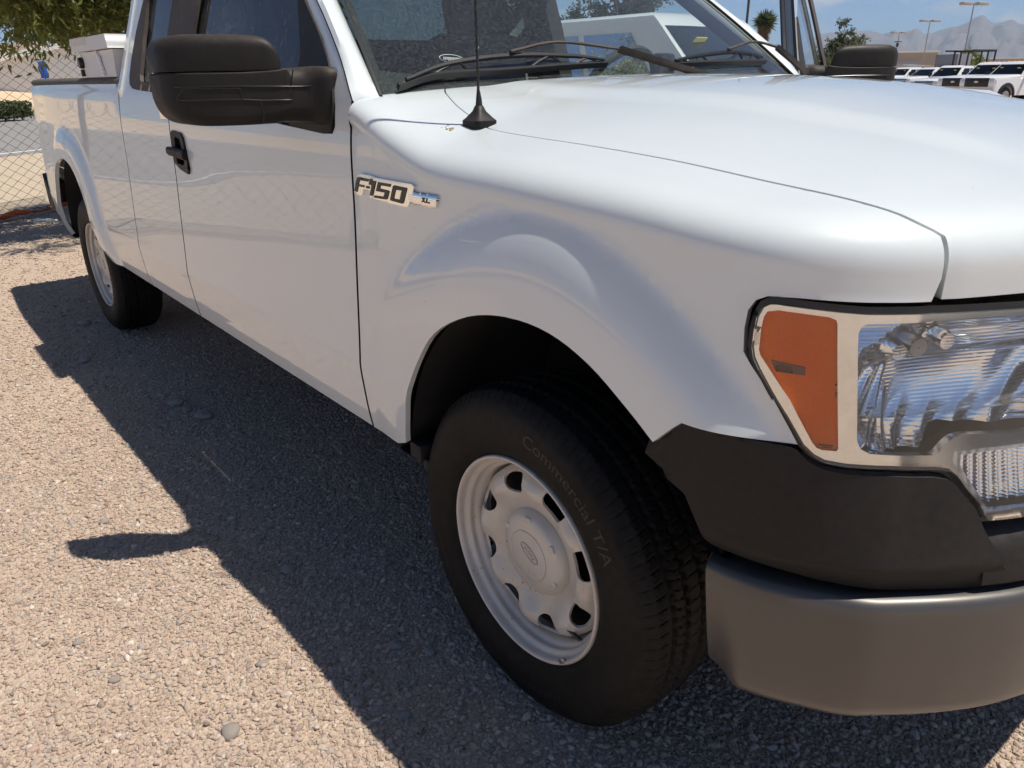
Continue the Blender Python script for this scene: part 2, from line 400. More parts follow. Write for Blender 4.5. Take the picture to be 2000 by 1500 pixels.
def panel(name, outline, surf, mat, parent, step=.02, holes=(), lip=.012, out=(0, -1, 0), sc=(1, 1), T=None, bstep=None, lines=(), lipmat=None):
    """skin panel: 2-D outline in surface parameters, triangulated, mapped, with an inward return flange"""
    sc = np.asarray(sc, float)
    V2, F = tri2d(np.asarray(outline, float)*sc, step, [np.asarray(h, float)*sc for h in holes], bstep, [np.asarray(l, float)*sc for l in lines])
    UV = V2/sc
    f = (lambda u, v: surf(u, v))
    X = f(UV[:, 0], UV[:, 1]); e = 1.5e-3
    du = f(UV[:, 0]+e/sc[0], UV[:, 1])-f(UV[:, 0]-e/sc[0], UV[:, 1]); dv = f(UV[:, 0], UV[:, 1]+e/sc[1])-f(UV[:, 0], UV[:, 1]-e/sc[1])
    N = np.cross(du, dv); N /= np.linalg.norm(N, axis=1)[:, None]+1e-12
    if (N@np.asarray(out, float)).mean() < 0: N = -N
    fn = np.cross(X[F[:, 1]]-X[F[:, 0]], X[F[:, 2]]-X[F[:, 0]])
    bad = (fn*N[F[:, 0]]).sum(1) < 0
    F[bad] = F[bad][:, ::-1]
    if T is not None:
        X1 = T(X); N1 = T(X+N*.01)-X1; N1 /= np.linalg.norm(N1, axis=1)[:, None]
        X, N = X1, N1
        if getattr(T, 'flip', False): F = F[:, ::-1]
    # boundary edges
    cnt = {}
    for t in F:
        for a, b in ((t[0], t[1]), (t[1], t[2]), (t[2], t[0])): cnt[(int(a), int(b))] = 1
    be = [e_ for e_ in cnt if (e_[1], e_[0]) not in cnt]
    bv = sorted({v for e_ in be for v in e_}); m = {v: len(X)+i for i, v in enumerate(bv)}
    faces = [tuple(map(int, t)) for t in F]; nf = len(faces)
    Xa = X
    if lip:
        Xa = np.vstack([X, X[bv]-N[bv]*lip]); faces += [(b, a, m[a], m[b]) for a, b in be]
    me = bpy.data.meshes.new(name); me.from_pydata(Xa.tolist(), [], faces)
    me.materials.append(mat)
    if lipmat is not None:
        me.materials.append(lipmat); me.polygons.foreach_set('material_index', [0]*nf+[1]*(len(faces)-nf))
    me.polygons.foreach_set('use_smooth', [True]*len(faces))
    ln = []
    for i, fc in enumerate(faces):
        if i < nf: ln += [N[v].tolist() for v in fc]
        else:
            q = np.cross(Xa[fc[1]]-Xa[fc[0]], Xa[fc[2]]-Xa[fc[0]]); q /= np.linalg.norm(q)+1e-12; ln += [q.tolist()]*4
    me.normals_split_custom_set(ln)
    return link(bpy.data.objects.new(name, me), parent)
def MIRROR(V):
    V = np.array(V, float); V[:, 1] = 2*YC-V[:, 1]; return V
MIRROR.flip = True
def compose(A, B):
    def T(V): return B(A(V))
    T.flip = getattr(A, 'flip', False) ^ getattr(B, 'flip', False)
    return T
def rotz(a, c):
    ca, sa = math.cos(a), math.sin(a); c = np.asarray(c, float)
    def T(V):
        V = np.asarray(V, float)-np.r_[c, 0] if len(c) == 2 else np.asarray(V, float)-c
        o = V.copy(); o[:, 0] = ca*V[:, 0]-sa*V[:, 1]; o[:, 1] = sa*V[:, 0]+ca*V[:, 1]
        return o+(np.r_[c, 0] if len(c) == 2 else c)
    T.flip = False
    return T
def text_mesh(txt, size=1., extrude=.0, bold=0.):
    cu = bpy.data.curves.new('t', 'FONT'); cu.body = txt; cu.size = size; cu.extrude = extrude; cu.offset = bold; cu.resolution_u = 3
    o = bpy.data.objects.new('t', cu); COL.objects.link(o)
    bpy.context.view_layer.update()
    me = bpy.data.meshes.new_from_object(o.evaluated_get(bpy.context.evaluated_depsgraph_get()))
    V = np.array([v.co[:] for v in me.vertices]); F = [tuple(p.vertices) for p in me.polygons]
    bpy.data.objects.remove(o); bpy.data.curves.remove(cu); bpy.data.meshes.remove(me)
    return V, F
def copy_tree(o, parent=None):
    c = o.copy(); COL.objects.link(c); c.parent = parent
    for ch in list(o.children): copy_tree(ch, c)
    return c
# ---------------------------------------------------------------- materials
class NT:
    def __init__(s, m): s.t = m.node_tree; s.bsdf = s.t.nodes.get('Principled BSDF'); s.out = s.t.nodes.get('Material Output')
    def n(s, t, ins=None, **k):
        d = s.t.nodes.new(t)
        for a, b in k.items(): setattr(d, a, b)
        for a, b in (ins or {}).items():
            if isinstance(b, bpy.types.NodeSocket): s.t.links.new(b, d.inputs[a])
            else: d.inputs[a].default_value = b
        return d
    def l(s, a, b): s.t.links.new(a, b)
    def coord(s, which='Object', scale=None):
        c = s.n('ShaderNodeTexCoord').outputs[which]
        if scale is not None:
            c = s.n('ShaderNodeMapping', {0: c, 'Scale': scale if hasattr(scale, '__len__') else (scale,)*3}).outputs[0]
        return c
    def noise(s, scale, detail=4, rough=.55, vec=None):
        i = {'Scale': scale, 'Detail': detail, 'Roughness': rough}
        if vec is not None: i['Vector'] = vec
        return s.n('ShaderNodeTexNoise', i)
    def ramp(s, fac, stops, interp='LINEAR'):
        r = s.n('ShaderNodeValToRGB', {0: fac}); r.color_ramp.interpolation = interp
        e = r.color_ramp.elements
        while len(e) < len(stops): e.new(.5)
        for q, (p, c) in zip(e, stops):
            q.position = p; q.color = (c, c, c, 1) if not hasattr(c, '__len__') else tuple(c)+(1,)
        return r.outputs[0]
    def mix(s, f, a, b, blend='MIX'):
        d = s.n('ShaderNodeMixRGB', blend_type=blend)
        for i, v in ((0, f), (1, a), (2, b)):
            if isinstance(v, bpy.types.NodeSocket): s.l(v, d.inputs[i])
            else: d.inputs[i].default_value = v if i == 0 else tuple(v)+(1,)
        return d.outputs[0]
    def math(s, op, a, b=0.):
        d = s.n('ShaderNodeMath', operation=op)
        for i, v in ((0, a), (1, b)):
            if isinstance(v, bpy.types.NodeSocket): s.l(v, d.inputs[i])
            else: d.inputs[i].default_value = v
        return d.outputs[0]
    def bump(s, h, strength=.3, dist=.002):
        b = s.n('ShaderNodeBump', {'Strength': strength, 'Distance': dist, 'Height': h}); s.l(b.outputs[0], s.bsdf.inputs['Normal']); return b
    def set(s, **k):
        for a, v in k.items():
            i = s.bsdf.inputs[a.replace('_', ' ')]
            if isinstance(v, bpy.types.NodeSocket): s.l(v, i)
            else: i.default_value = tuple(v)+(1,) if hasattr(v, '__len__') and len(v) == 3 else v
        return s
def mat(name, col=(.5, .5, .5), rough=.5, **k):
    m = bpy.data.materials.new(name); m.use_nodes = True; t = NT(m); t.set(Base_Color=col, Roughness=rough, **k); return m, t
M = {}
def simple(name, col, rough=.5, **k): M[name] = mat(name, col, rough, **k)[0]
# white paint with clear coat, faint dust
M['paint'], t = mat('white_paint', (.80, .81, .82), .45, Coat_Weight=1., Coat_Roughness=.025, Coat_IOR=1.6, Specular_IOR_Level=.3)
nz = t.noise(3.0, 6, .6, t.coord()).outputs[0]
t.set(Base_Color=t.mix(t.ramp(nz, ((.35, 0.), (.75, .5))), (.715, .76, .765), (.70, .73, .725)))
t.set(Coat_Roughness=t.ramp(nz, ((.3, .006), (.8, .03))))
vsp = t.n('ShaderNodeTexVoronoi', {'Scale': 26., 'Vector': t.coord()})
spk = t.math('MULTIPLY', t.ramp(vsp.outputs['Distance'], ((.0, 1.), (.028, 1.), (.045, 0.))), t.ramp(t.n('ShaderNodeSeparateColor', {0: vsp.outputs['Color']}).outputs[0], ((.80, 0.), (.84, .75))))
t.set(Base_Color=t.mix(spk, t.mix(t.ramp(nz, ((.35, 0.), (.75, .5))), (.715, .76, .765), (.70, .73, .725)), (.16, .13, .10)))
simple('black_gap', (.012, .012, .013), .8)
def plastic(key, col, dustcol, lo, hi, rough, bump=.15, up=.5):
    M[key], t = mat(key, col, rough, Specular_IOR_Level=.22)
    c = t.coord(); a = t.noise(9., 6, .65, c).outputs[0]; b = t.noise(70., 3, .6, c).outputs[0]
    nrm = t.n('ShaderNodeNewGeometry').outputs['Normal']; zz = t.n('ShaderNodeSeparateXYZ', {0: nrm}).outputs[2]
    upf = t.n('ShaderNodeMapRange', {0: zz, 1: -.2, 2: 1., 3: 0., 4: up}).outputs[0]
    f = t.math('ADD', t.ramp(a, ((.35, lo), (.7, hi))), t.math('MULTIPLY', upf, t.ramp(b, ((.3, .45), (.7, 1.)))))
    t.set(Base_Color=t.mix(f, col, dustcol), Roughness=t.ramp(a, ((.3, rough-.06), (.7, rough+.1))))
    t.bump(t.noise(900., 2, .5, c).outputs[0], bump, .0006)
plastic('mirror_plastic', (.009, .009, .010), (.14, .112, .088), -.16, .08, .50, up=.42)
plastic('trim_plastic', (.022, .021, .021), (.19, .15, .125), .06, .36, .6, up=.5)
plastic('cover_plastic', (.008, .008, .009), (.15, .126, .108), -.06, .05, .46, .35, up=.30)
plastic('rail_plastic', (.03, .03, .03), (.22, .19, .15), .1, .4, .6, up=.45)
M['bumper'], t = mat('bumper_grey', (.16, .155, .15), .34, Metallic=.35, Coat_Weight=.25, Coat_Roughness=.3)
a = t.noise(5., 6, .6, t.coord()).outputs[0]
t.set(Base_Color=t.mix(t.ramp(a, ((.3, 0.), (.8, .6))), (.085, .080, .077), (.100, .088, .078)), Roughness=t.ramp(t.noise(14., 5, .6, t.coord()).outputs[0], ((.3, .32), (.75, .46))))
M['rubber'], t = mat('tyre_rubber', (.018, .017, .017), .62, Specular_IOR_Level=.18)
a = t.noise(7., 6, .6, t.coord()).outputs[0]; b = t.noise(55., 4, .6, t.coord()).outputs[0]
t.set(Base_Color=t.mix(t.ramp(t.math('MULTIPLY', a, b), ((.16, 0.), (.42, .55))), (.007, .007, .007), (.026, .023, .020)))
t.bump(b, .12, .001)
simple('rubber_mark', (.0145, .014, .0135), .5)
M['wheel'], t = mat('steel_wheel_paint', (.50, .475, .44), .42, Metallic=.15, Coat_Weight=.2, Coat_Roughness=.3)
a = t.noise(10., 7, .65, t.coord()).outputs[0]; b = t.noise(120., 3, .6, t.coord()).outputs[0]
ch = t.math('MULTIPLY', t.ramp(b, ((.66, 0.), (.70, 1.))), t.ramp(a, ((.52, 0.), (.60, 1.))))
t.set(Base_Color=t.mix(ch, t.mix(t.ramp(a, ((.35, 0.), (.75, .75))), (.62, .59, .535), (.52, .455, .375)), (.05, .045, .04)))
simple('chrome', (.88, .88, .88), .06, Metallic=1.)
M['reflector'], t = mat('reflector', (.95, .96, .96), .09, Metallic=.85)
t.bump(t.n('ShaderNodeTexWave', {'Scale': 60., 'Distortion': .8, 'Vector': t.coord()}, bands_direction='Z').outputs['Fac'], .10, .002)
M['bezel'], t = mat('headlight_bezel', (.62, .59, .54), .14, Metallic=.85)
t.set(Base_Color=t.mix(t.ramp(t.noise(60., 4, .6, t.coord()).outputs[0], ((.3, 0.), (.7, 1.))), (.84, .85, .84), (.77, .76, .72)))
simple('gasket_and_gap_shade', (.010, .010, .011), .35)
simple('badge_black', (.010, .010, .012), .3)
M['amber'], t = mat('amber_reflector', (.72, .135, .02), .5, Specular_IOR_Level=.1)
v = t.n('ShaderNodeTexVoronoi', {'Scale': 420., 'Randomness': 1., 'Vector': t.coord()})
t.set(Base_Color=t.mix(v.outputs['Distance'], (1., .24, .004), (.95, .16, .002)))
t.bump(v.outputs['Distance'], .25, .001)
simple('amber_dark', (.16, .06, .03), .35)
simple('liner', (.012, .012, .012), .75)
simple('underbody', (.03, .028, .027), .8)
simple('interior', (.055, .056, .062), .75)
simple('seat_cloth', (.13, .13, .14), .9)
simple('headliner', (.30, .30, .29), .9)
simple('wire_black', (.012, .012, .013), .5)
simple('steel', (.45, .45, .46), .35, Metallic=.9)
simple('paper', (.72, .78, .74), .8)
simple('yellow_paper', (.85, .70, .04), .7)
simple('cap_oval', (.33, .30, .265), .5)
def glass(key, tint, dust, dustmax, scale, spec=1., streak=None, thr=(.45, .75)):
    m = bpy.data.materials.new(key); m.use_nodes = True; t = NT(m); t.t.nodes.remove(t.bsdf)
    tr = t.n('ShaderNodeBsdfTransparent', {0: tuple(tint)+(1,)}); gl = t.n('ShaderNodeBsdfGlossy', {0: (spec, spec, spec, 1), 'Roughness': .0})
    fr = t.n('ShaderNodeFresnel', {'IOR': 1.52})
    mx = t.n('ShaderNodeMixShader', {0: fr.outputs[0], 1: tr.outputs[0], 2: gl.outputs[0]})
    if dustmax:
        df = t.n('ShaderNodeBsdfDiffuse', {0: tuple(dust)+(1,)})
        c = t.coord('Object', streak) if streak else t.coord()
        a = t.noise(scale, 8, .72, c).outputs[0]; b = t.noise(scale*.12, 4, .6, c).outputs[0]
        sp = t.n('ShaderNodeTexVoronoi', {'Scale': scale*1.6, 'Vector': c}).outputs['Distance']
        f = t.math('ADD', t.math('MULTIPLY', t.ramp(a, ((thr[0], .25), (thr[1], 1.))), dustmax), t.math('MULTIPLY', t.ramp(sp, ((.0, 1.), (.16, 1.), (.26, 0.))), t.math('MULTIPLY', t.ramp(b, ((.4, 0.), (.65, 1.))), dustmax*1.6)))
        mx = t.n('ShaderNodeMixShader', {0: f, 1: mx.outputs[0], 2: df.outputs[0]})
    t.l(mx.outputs[0], t.out.inputs[0]); M[key] = m
glass('windshield_glass', (.74, .84, .80), (.60, .61, .60), .10, 120.)
glass('side_glass', (.42, .48, .48), (.47, .47, .45), .24, 34., streak=(3., 1., .35))
glass('lamp_glass', (.97, .97, .97), (.85, .86, .84), .035, 14., thr=(.2, .8))
glass('far_glass', (.12, .14, .15), (.4, .4, .4), 0, 10.)
# ---------------------------------------------------------------- the white pickup in front
truck = empty('pickup_truck', (0, 0, 0))
tag(truck, 'large white extended-cab pickup with black mirrors filling the foreground, driver door open', 'pickup truck')
def cr(p, n=6): return catmull(p, n).tolist()
# ---- fenders
def z_to_s(w, z):
    p, n = path(np.array([w])); z0 = Htop(p[:, 0], p[:, 1])-cgx(p[:, 0]); return float(z/z0[0])
def fen_pt(x, z):                                      # side point -> (w,s)
    w = float(np.interp(x, _fp[:, 0], _arc)); return (w, z_to_s(w, z))
def xy_to_ws(x, y):
    w, d = path_dist(np.array([x]), np.array([y])); w = float(w[0]); d = float(d[0]); c = float(cdx(path(np.array([w]))[0][0, 0]))
    if d >= c: return (w, 2+d-c)
    return (w, 1+math.acos(max(0., 1-max(d, 0)/c)**(CE/2))/(math.pi/2))
seam_xy = catmull([(-.5605,.252),(-.51,.217),(-.42,.182),(-.307,.151),(-.237,.135),(-.1,.127),(-.013,.125),(.223,.128),(.41,.128),(.534,.131),(.589,.136),(.620,.139),tuple((lambda q: q[0][0]+q[1][0]*.0155)(path(np.array([.7225]))))], 6)
seam_ws = [xy_to_ws(x, y) for x, y in seam_xy]; seam_ws += [(.7228,1.15),(.7232,1.05),(.7235,.997)]
arch = [fen_pt(x, z) for x, z in cr(_fa[1:12], 4)]
fo = [fen_pt(-.5605, .505), fen_pt(-.44, .505)] + arch[1:]
fo += [fen_pt(.412, .868), fen_pt(.428, .884), fen_pt(.565, .880)]
hl = [(.565,.880),(.528,.945),(.497,.985),(.4875,.998),(.4845,1.03),(.486,1.055),(.494,1.070),(.508,1.0775)]
fo += [fen_pt(*q) for q in hl[1:]]
fo += [(w, z_to_s(w, z)) for w, z in ((.545,1.079),(.60,1.0775),(.65,1.0765),(.69,1.0755),(.716,1.075))]
fo += seam_ws[::-1]
fo += [(-.5605, 2.1), (-.5605, 2.0), (-.5605, 1.85), (-.5605, 1.5), (-.5605, 1.2)]
def crease(cx, fa, fo_, q, a0, a1, n=160):
    a = np.linspace(a0, a1, n); r = fa(a)+q*(fo_(a)-fa(a)); return [(cx+x, z) for x, z in zip(r*np.cos(a), .5+r*np.sin(a))]
fl_ = [[fen_pt(x, z) for x, z in crease(.03, _fra, _fro, q, .45, 2.75)] for q in (.985, .90)]
for T in (None, MIRROR):
    panel('fender', fo, FEN, M['paint'], truck, step=.0125, sc=(1, .25*4.6), bstep=.009, T=T, lip=.014, lines=fl_)
# ---- hood: top height field + nose lip, welded
SX = FEN(np.array([w for w, q in seam_ws]), np.array([q for w, q in seam_ws]))
def build_hood():
    n_c, n_r, n_f = 129, 90, 18
    V = np.zeros((n_c, n_r+n_f-1, 3)); tt = np.linspace(0, 1, n_r)
    w_end = .7275; w_c = _arc[-1]
    E0 = seam_xy; L = np.r_[0, np.cumsum(np.hypot(*np.diff(E0, axis=0).T))]; L /= L[-1]
    E = np.stack([np.interp(tt, L, E0[:, 0]), np.interp(tt, L, E0[:, 1])], -1); lineE = E[0]+(E[-1]-E[0])*tt[:, None]
    for j, c in enumerate(np.linspace(-1, 1, n_c)):
        a = 1-abs(c)
        p, n = path(np.array([w_end+(w_c-w_end)*a])); cdl = float(cdx(p[0, 0]))
        dmax = .0155+(cdl*.97-.0155)*min(1, a*5)
        aa = np.linspace(1, 0, n_f-5)*math.acos((1-dmax/cdl)**(CE/2))
        dd = cdl*(1-np.cos(aa)**(2/CE))
        xy = p+n*dd[:, None]; zz = Htop(xy[:, 0], xy[:, 1])-crown_g(dd, xy[:, 0])
        low = np.linspace(zz[-1], 1.0765-.006*a, 6)[1:]
        nose = np.vstack([np.c_[xy, zz], np.c_[np.repeat(p, 5, 0), low]])
        yr = YC-(YC-E[0, 1])*(1-a); xr = E[0, 0]+.012*min(1, a*8)+.085*(1-((yr-YC)/(YC-E[0, 1]))**2)
        r0 = np.array([xr, yr]); r1 = nose[0, :2]
        pl = r0+(r1-r0)*tt[:, None]+(E-lineE)*(1-a)**6
        col = np.vstack([np.c_[pl, top_z(pl[:, 0], np.minimum(pl[:, 1], YC))], nose[1:]])
        if c > 0: col[:, 1] = 2*YC-col[:, 1]
        V[j] = col
    return V
def grid_mesh(name, V, mat_, parent, up=(0, 0, 1), lip=.014, T=None, smooth=60):
    a, b = V.shape[:2]; X = V.reshape(-1, 3)
    F = [(i*b+j, (i+1)*b+j, (i+1)*b+j+1, i*b+j+1) for i in range(a-1) for j in range(b-1)]
    n = np.cross(V[a//2+1, b//2]-V[a//2, b//2], V[a//2, b//2+1]-V[a//2, b//2])
    if n@np.asarray(up, float) < 0: F = [f[::-1] for f in F]
    bm = bmesh.new(); vs = [bm.verts.new(x) for x in X]
    for f in F:
        try: bm.faces.new([vs[i] for i in f])
        except ValueError: pass
    bmesh.ops.remove_doubles(bm, verts=bm.verts, dist=1e-5)
    bm.normal_update()
    if lip:
        be = [e for e in bm.edges if e.is_boundary]; nm = {v: v.normal.copy() for e in be for v in e.verts}
        r = bmesh.ops.extrude_edge_only(bm, edges=be)
        nv = [g for g in r['geom'] if isinstance(g, bmesh.types.BMVert)]
        old = {tuple(round(c, 6) for c in v.co): n_ for v, n_ in nm.items()}
        for v in nv: v.co -= old[tuple(round(c, 6) for c in v.co)]*lip
        bmesh.ops.recalc_face_normals(bm, faces=bm.faces)
        for e in be: e.smooth = False
    for f in bm.faces: f.smooth = True
    me = bpy.data.meshes.new(name)
    if T is not None:
        for v in bm.verts: v.co = T(np.array([v.co[:]]))[0]
        bmesh.ops.recalc_face_normals(bm, faces=bm.faces)
    bm.to_mesh(me); bm.free(); me.materials.append(mat_)
    if n@np.asarray(up, float) == 0: pass
    return link(bpy.data.objects.new(name, me), parent)
HV = build_hood()
# pull the edge columns in a few mm for the shut line
HV[:2, :, 1] += np.array([.004, .002])[:, None]; HV[-2:, :, 1] -= np.array([.002, .004])[:, None]
hood = grid_mesh('hood', HV, M['paint'], truck)
# ---- doors (near shut, far side open about its front hinge)
gapA = [(-.5685,1.302),(-.652,1.383),(-.768,1.474),(-.838,1.523),(-1.0,1.632),(-1.16,1.728),(-1.25,1.768),(-1.36,1.79)]
door_o = [(-.5685,.507),(-.5685,.9)]+cr(gapA, 4)+[(-1.862,1.80),(-1.864,1.30),(-1.864,.507)]
win_o = [(-.668,1.345),(-.642,1.29),(-.640,1.245),(-.652,1.228),(-.70,1.226),(-.98,1.241),(-1.18,1.272),(-1.32,1.290),(-1.60,1.300),(-1.862,1.304),(-1.862,1.74),(-1.40,1.735),(-1.25,1.70),(-1.06,1.598),(-.89,1.527),(-.76,1.434)]
rdoor_o = [(-1.872,.507),(-1.872,1.80),(-2.30,1.80),(-2.498,1.76),(-2.498,.507)]
rwin_o = [(-1.874,1.306),(-2.235,1.318),(-2.30,1.322),(-2.345,1.333),(-2.365,1.36),(-2.377,1.42),(-2.365,1.52),(-2.33,1.63),(-2.28,1.72),(-1.874,1.738)]
sail_o = cr([(-.648,1.236),(-.644,1.29),(-.672,1.350),(-.764,1.437),(-.894,1.530)], 4)+[(-.935,1.556),(-.93,1.53),(-.87,1.425),(-.856,1.395),(-.852,1.30),(-.875,1.24),(-.80,1.233),(-.70,1.229),(-.66,1.229)]
DOOR_ANG = math.radians(-66)
HINGE = (-.60, 2*YC-.02)
OPEN = compose(MIRROR, rotz(DOOR_ANG, HINGE))
def gl(dx): return lambda x, z: CAB(x, z, dx)
bstrip = [(-1.692,1.302),(-1.700,1.738),(-1.8655,1.744),(-1.8655,1.303)]
ho = [(-1.852,1.108),(-1.846,1.176),(-1.828,1.188),(-1.742,1.182),(-1.722,1.166),(-1.700,1.066),(-1.712,1.050),(-1.790,1.060),(-1.836,1.076)]
cup = [(-1.815,1.085),(-1.808,1.160),(-1.798,1.168),(-1.755,1.163),(-1.748,1.150),(-1.735,1.085),(-1.745,1.076),(-1.805,1.078)]
for T in (None, OPEN):
    near = T is None
    d = panel('door', [q for q in door_o], CAB, M['paint'], truck, step=.022, holes=[win_o, cup], T=T, lip=.016, bstep=.014, lipmat=M['gasket_and_gap_shade'])  # lip coloured dark to paint in the shade of the shut line
    # black window surround: lower belt moulding and pillar applique, then glass
    panel('window_pillar_trim', bstrip, gl(-.003), M['trim_plastic'], d, step=.04, T=T, lip=.01)
    belt = [(-.655,1.2345),(-.70,1.232),(-.98,1.247),(-1.18,1.278),(-1.32,1.296),(-1.60,1.306),(-1.69,1.308),(-1.69,1.330),(-1.60,1.328),(-1.32,1.318),(-1.18,1.300),(-.98,1.270),(-.875,1.258)]
    panel('belt_moulding', belt, gl(.003), M['trim_plastic'], d, step=.03, T=T, lip=.012)
    glz = [(-.86,1.235),(-1.18,1.275),(-1.32,1.293),(-1.60,1.303),(-1.70,1.305),(-1.70,1.735),(-1.40,1.733),(-1.25,1.70),(-1.06,1.60),(-.90,1.53),(-.84,1.40)]
    panel('window_glass', glz, gl(.018), M['side_glass'], d, step=.06, T=T, lip=.004)
    # handle: black escutcheon with pull bar
    hx0, hx1, hz0, hz1 = -1.862, -1.690, 1.050, 1.185
    h = panel('door_handle', ho, gl(-.007), M['cover_plastic'], d, step=.012, holes=[cup], T=T, lip=.024)
    panel('handle_recess', cup, gl(.016), M['gasket_and_gap_shade'], d, step=.03, T=T, lip=0)
    b = MB(); yv = float(_cab(1.13))
    b.loft([[(-1.868, yv+dy*.9-.013, 1.118+dz) for dy, dz in ((-.006,-.014),(-.012,-.006),(-.012,.006),(-.006,.014),(.004,.014),(.004,-.014))],
            [(-1.80, yv+dy-.014, 1.118+dz) for dy, dz in ((-.006,-.016),(-.012,-.008),(-.012,.008),(-.006,.016),(.004,.016),(.004,-.016))],
            [(-1.71, yv+dy-.008, 1.112+dz) for dy, dz in ((-.006,-.016),(-.012,-.008),(-.012,.008),(-.006,.016),(.010,.016),(.010,-.016))]])
    b.build('handle_bar', M['cover_plastic'], d, 35, T, fixn=True)
    if not near:
        # inner trim card of the open door and its seal
        panel('door_trim_card', [(-.60,.53),(-.60,1.2),(-.70,1.225),(-1.30,1.28),(-1.84,1.29),(-1.84,.53)], gl(.075), M['interior'], d, step=.08, T=T, lip=-.05, out=(0, 1, 0))
        seal = np.array(cr(gapA, 4)+[(-1.84,1.785),(-1.845,1.30)])
        b = MB(); b.tube(np.c_[seal[:, 0]-.012, _cab(seal[:, 1])+.045, seal[:, 1]-.012], .011, 6); b.build('door_seal', M['gasket_and_gap_shade'], d, 40, T)
        inner = MB()
        for poly in (gapA,):
            a = np.array(cr(poly, 4)); s1 = np.c_[a[:, 0], _cab(a[:, 1])+.012, a[:, 1]]; s2 = np.c_[a[:, 0]-.03, _cab(a[:, 1]-.02)+.05, a[:, 1]-.03]; s3 = np.c_[a[:, 0]-.075, _cab(a[:, 1]-.04)+.045, a[:, 1]-.06]
            inner.loft([s1, s2, s3], caps=False, closed=False)
        inner.build('door_frame_inner', M['paint'], d, 40, T)
    # mirror (sail panel, arm with lower shell, upper cap, seams)
    def sweep(V):
        V = np.array(V, float); o = np.minimum(V[:, 1], 0); V[:, 0] += .42*o; V[:, 1] = np.where(V[:, 1] < 0, V[:, 1]*.865, V[:, 1]); return V
    sweep.flip = False; TM = sweep if T is None else compose(sweep, T)
    mr = panel('side_mirror', sail_o, gl(-.006), M['mirror_plastic'], truck, step=.02, T=T, lip=.016)
    def rsec(y, x0, x1, z0, z1, r, n=7, flat=None):
        pts = []; rt = .004 if flat == 'top' else r; rb = .004 if flat == 'bot' else r
        for cx, cz, a0, q in ((x1-rt, z1-rt, 0, rt), (x0+rt, z1-rt, 90, rt), (x0+rb, z0+rb, 180, rb), (x1-rb, z0+rb, 270, rb)):
            for k in range(n):
                a = math.radians(a0+90*k/(n-1)); pts.append((cx+q*math.cos(a), y, cz+q*math.sin(a)))
        return pts
    # lower shell + arm: sections marching outward (-y); mirror front face looks +x
    S = [(.02,-.80,-.655,1.240,1.372,.020),(-.010,-.785,-.660,1.246,1.374,.030),(-.04,-.775,-.675,1.252,1.372,.034),(-.09,-.79,-.668,1.254,1.370,.036),(-.12,-.80,-.664,1.252,1.366,.030),(-.20,-.81,-.664,1.250,1.3625,.022),(-.28,-.815,-.671,1.250,1.3625,.024),(-.318,-.815,-.682,1.256,1.3625,.024),(-.338,-.812,-.697,1.268,1.3625,.022),(-.349,-.807,-.712,1.284,1.362,.02),(-.355,-.80,-.726,1.300,1.359,.016)]
    Sx = []; SL = catmull(np.array(S), 4)
    for q in SL: Sx.append(rsec(*q, flat='top' if q[0] < -.085 else None))
    b = MB(); b.loft(Sx); b.build('mirror_lower_shell', M['mirror_plastic'], mr, 50, TM, fixn=True)
    S = [(-.094,-.775,-.690,1.3645,1.374,.004),(-.098,-.785,-.680,1.3645,1.392,.010),(-.108,-.795,-.672,1.3645,1.416,.018),(-.124,-.80,-.667,1.3645,1.432,.024),(-.15,-.806,-.665,1.3645,1.438,.026),(-.20,-.810,-.666,1.3645,1.441,.028),(-.27,-.812,-.671,1.3645,1.441,.028),(-.315,-.812,-.682,1.3645,1.439,.028),(-.340,-.81,-.697,1.3645,1.430,.026),(-.350,-.804,-.712,1.3645,1.418,.020),(-.355,-.798,-.726,1.3645,1.405,.012)]
    Sx = [rsec(*q, flat='bot') for q in catmull(np.array(S), 4)]
    b = MB(); b.loft(Sx); b.build('mirror_cap', M['mirror_plastic'], mr, 50, TM, fixn=True)
    b = MB()                                              # raised lamp bezel and seam lines on the front face
    def fx(y): return float(np.interp(-y, -SL[:, 0], SL[:, 2]))+.0006
    def strip(pts, w=.0034):
        pts = np.array(pts); L_ = np.r_[0, np.cumsum(np.hypot(*np.diff(pts, axis=0).T))]; q_ = np.linspace(0, L_[-1], 40)
        P = np.array([(fx(y), y, z) for y, z in zip(np.interp(q_, L_, pts[:, 0]), np.interp(q_, L_, pts[:, 1]))]); b.tube(P, w*.5, 4)
    strip([(-.335,1.3085),(-.32,1.3325),(-.20,1.330),(-.199,1.306),(-.32,1.306),(-.335,1.3085)]); strip([(-.335,1.3335),(-.2,1.3335),(-.06,1.331),(-.035,1.332)])
    strip([(-.199,1.306),(-.155,1.303),(-.085,1.303),(-.0865,1.33),(-.075,1.366)]); strip([(-.158,1.303),(-.156,1.275),(-.160,1.2555)])
    b.build('mirror_seam', M['gasket_and_gap_shade'], mr, 40, TM)
    b = MB(); b.box((-.812,-.25,1.335), (.006,.185,.145), bev=.002); b.build('mirror_glass', M['chrome'], mr, 40, TM)
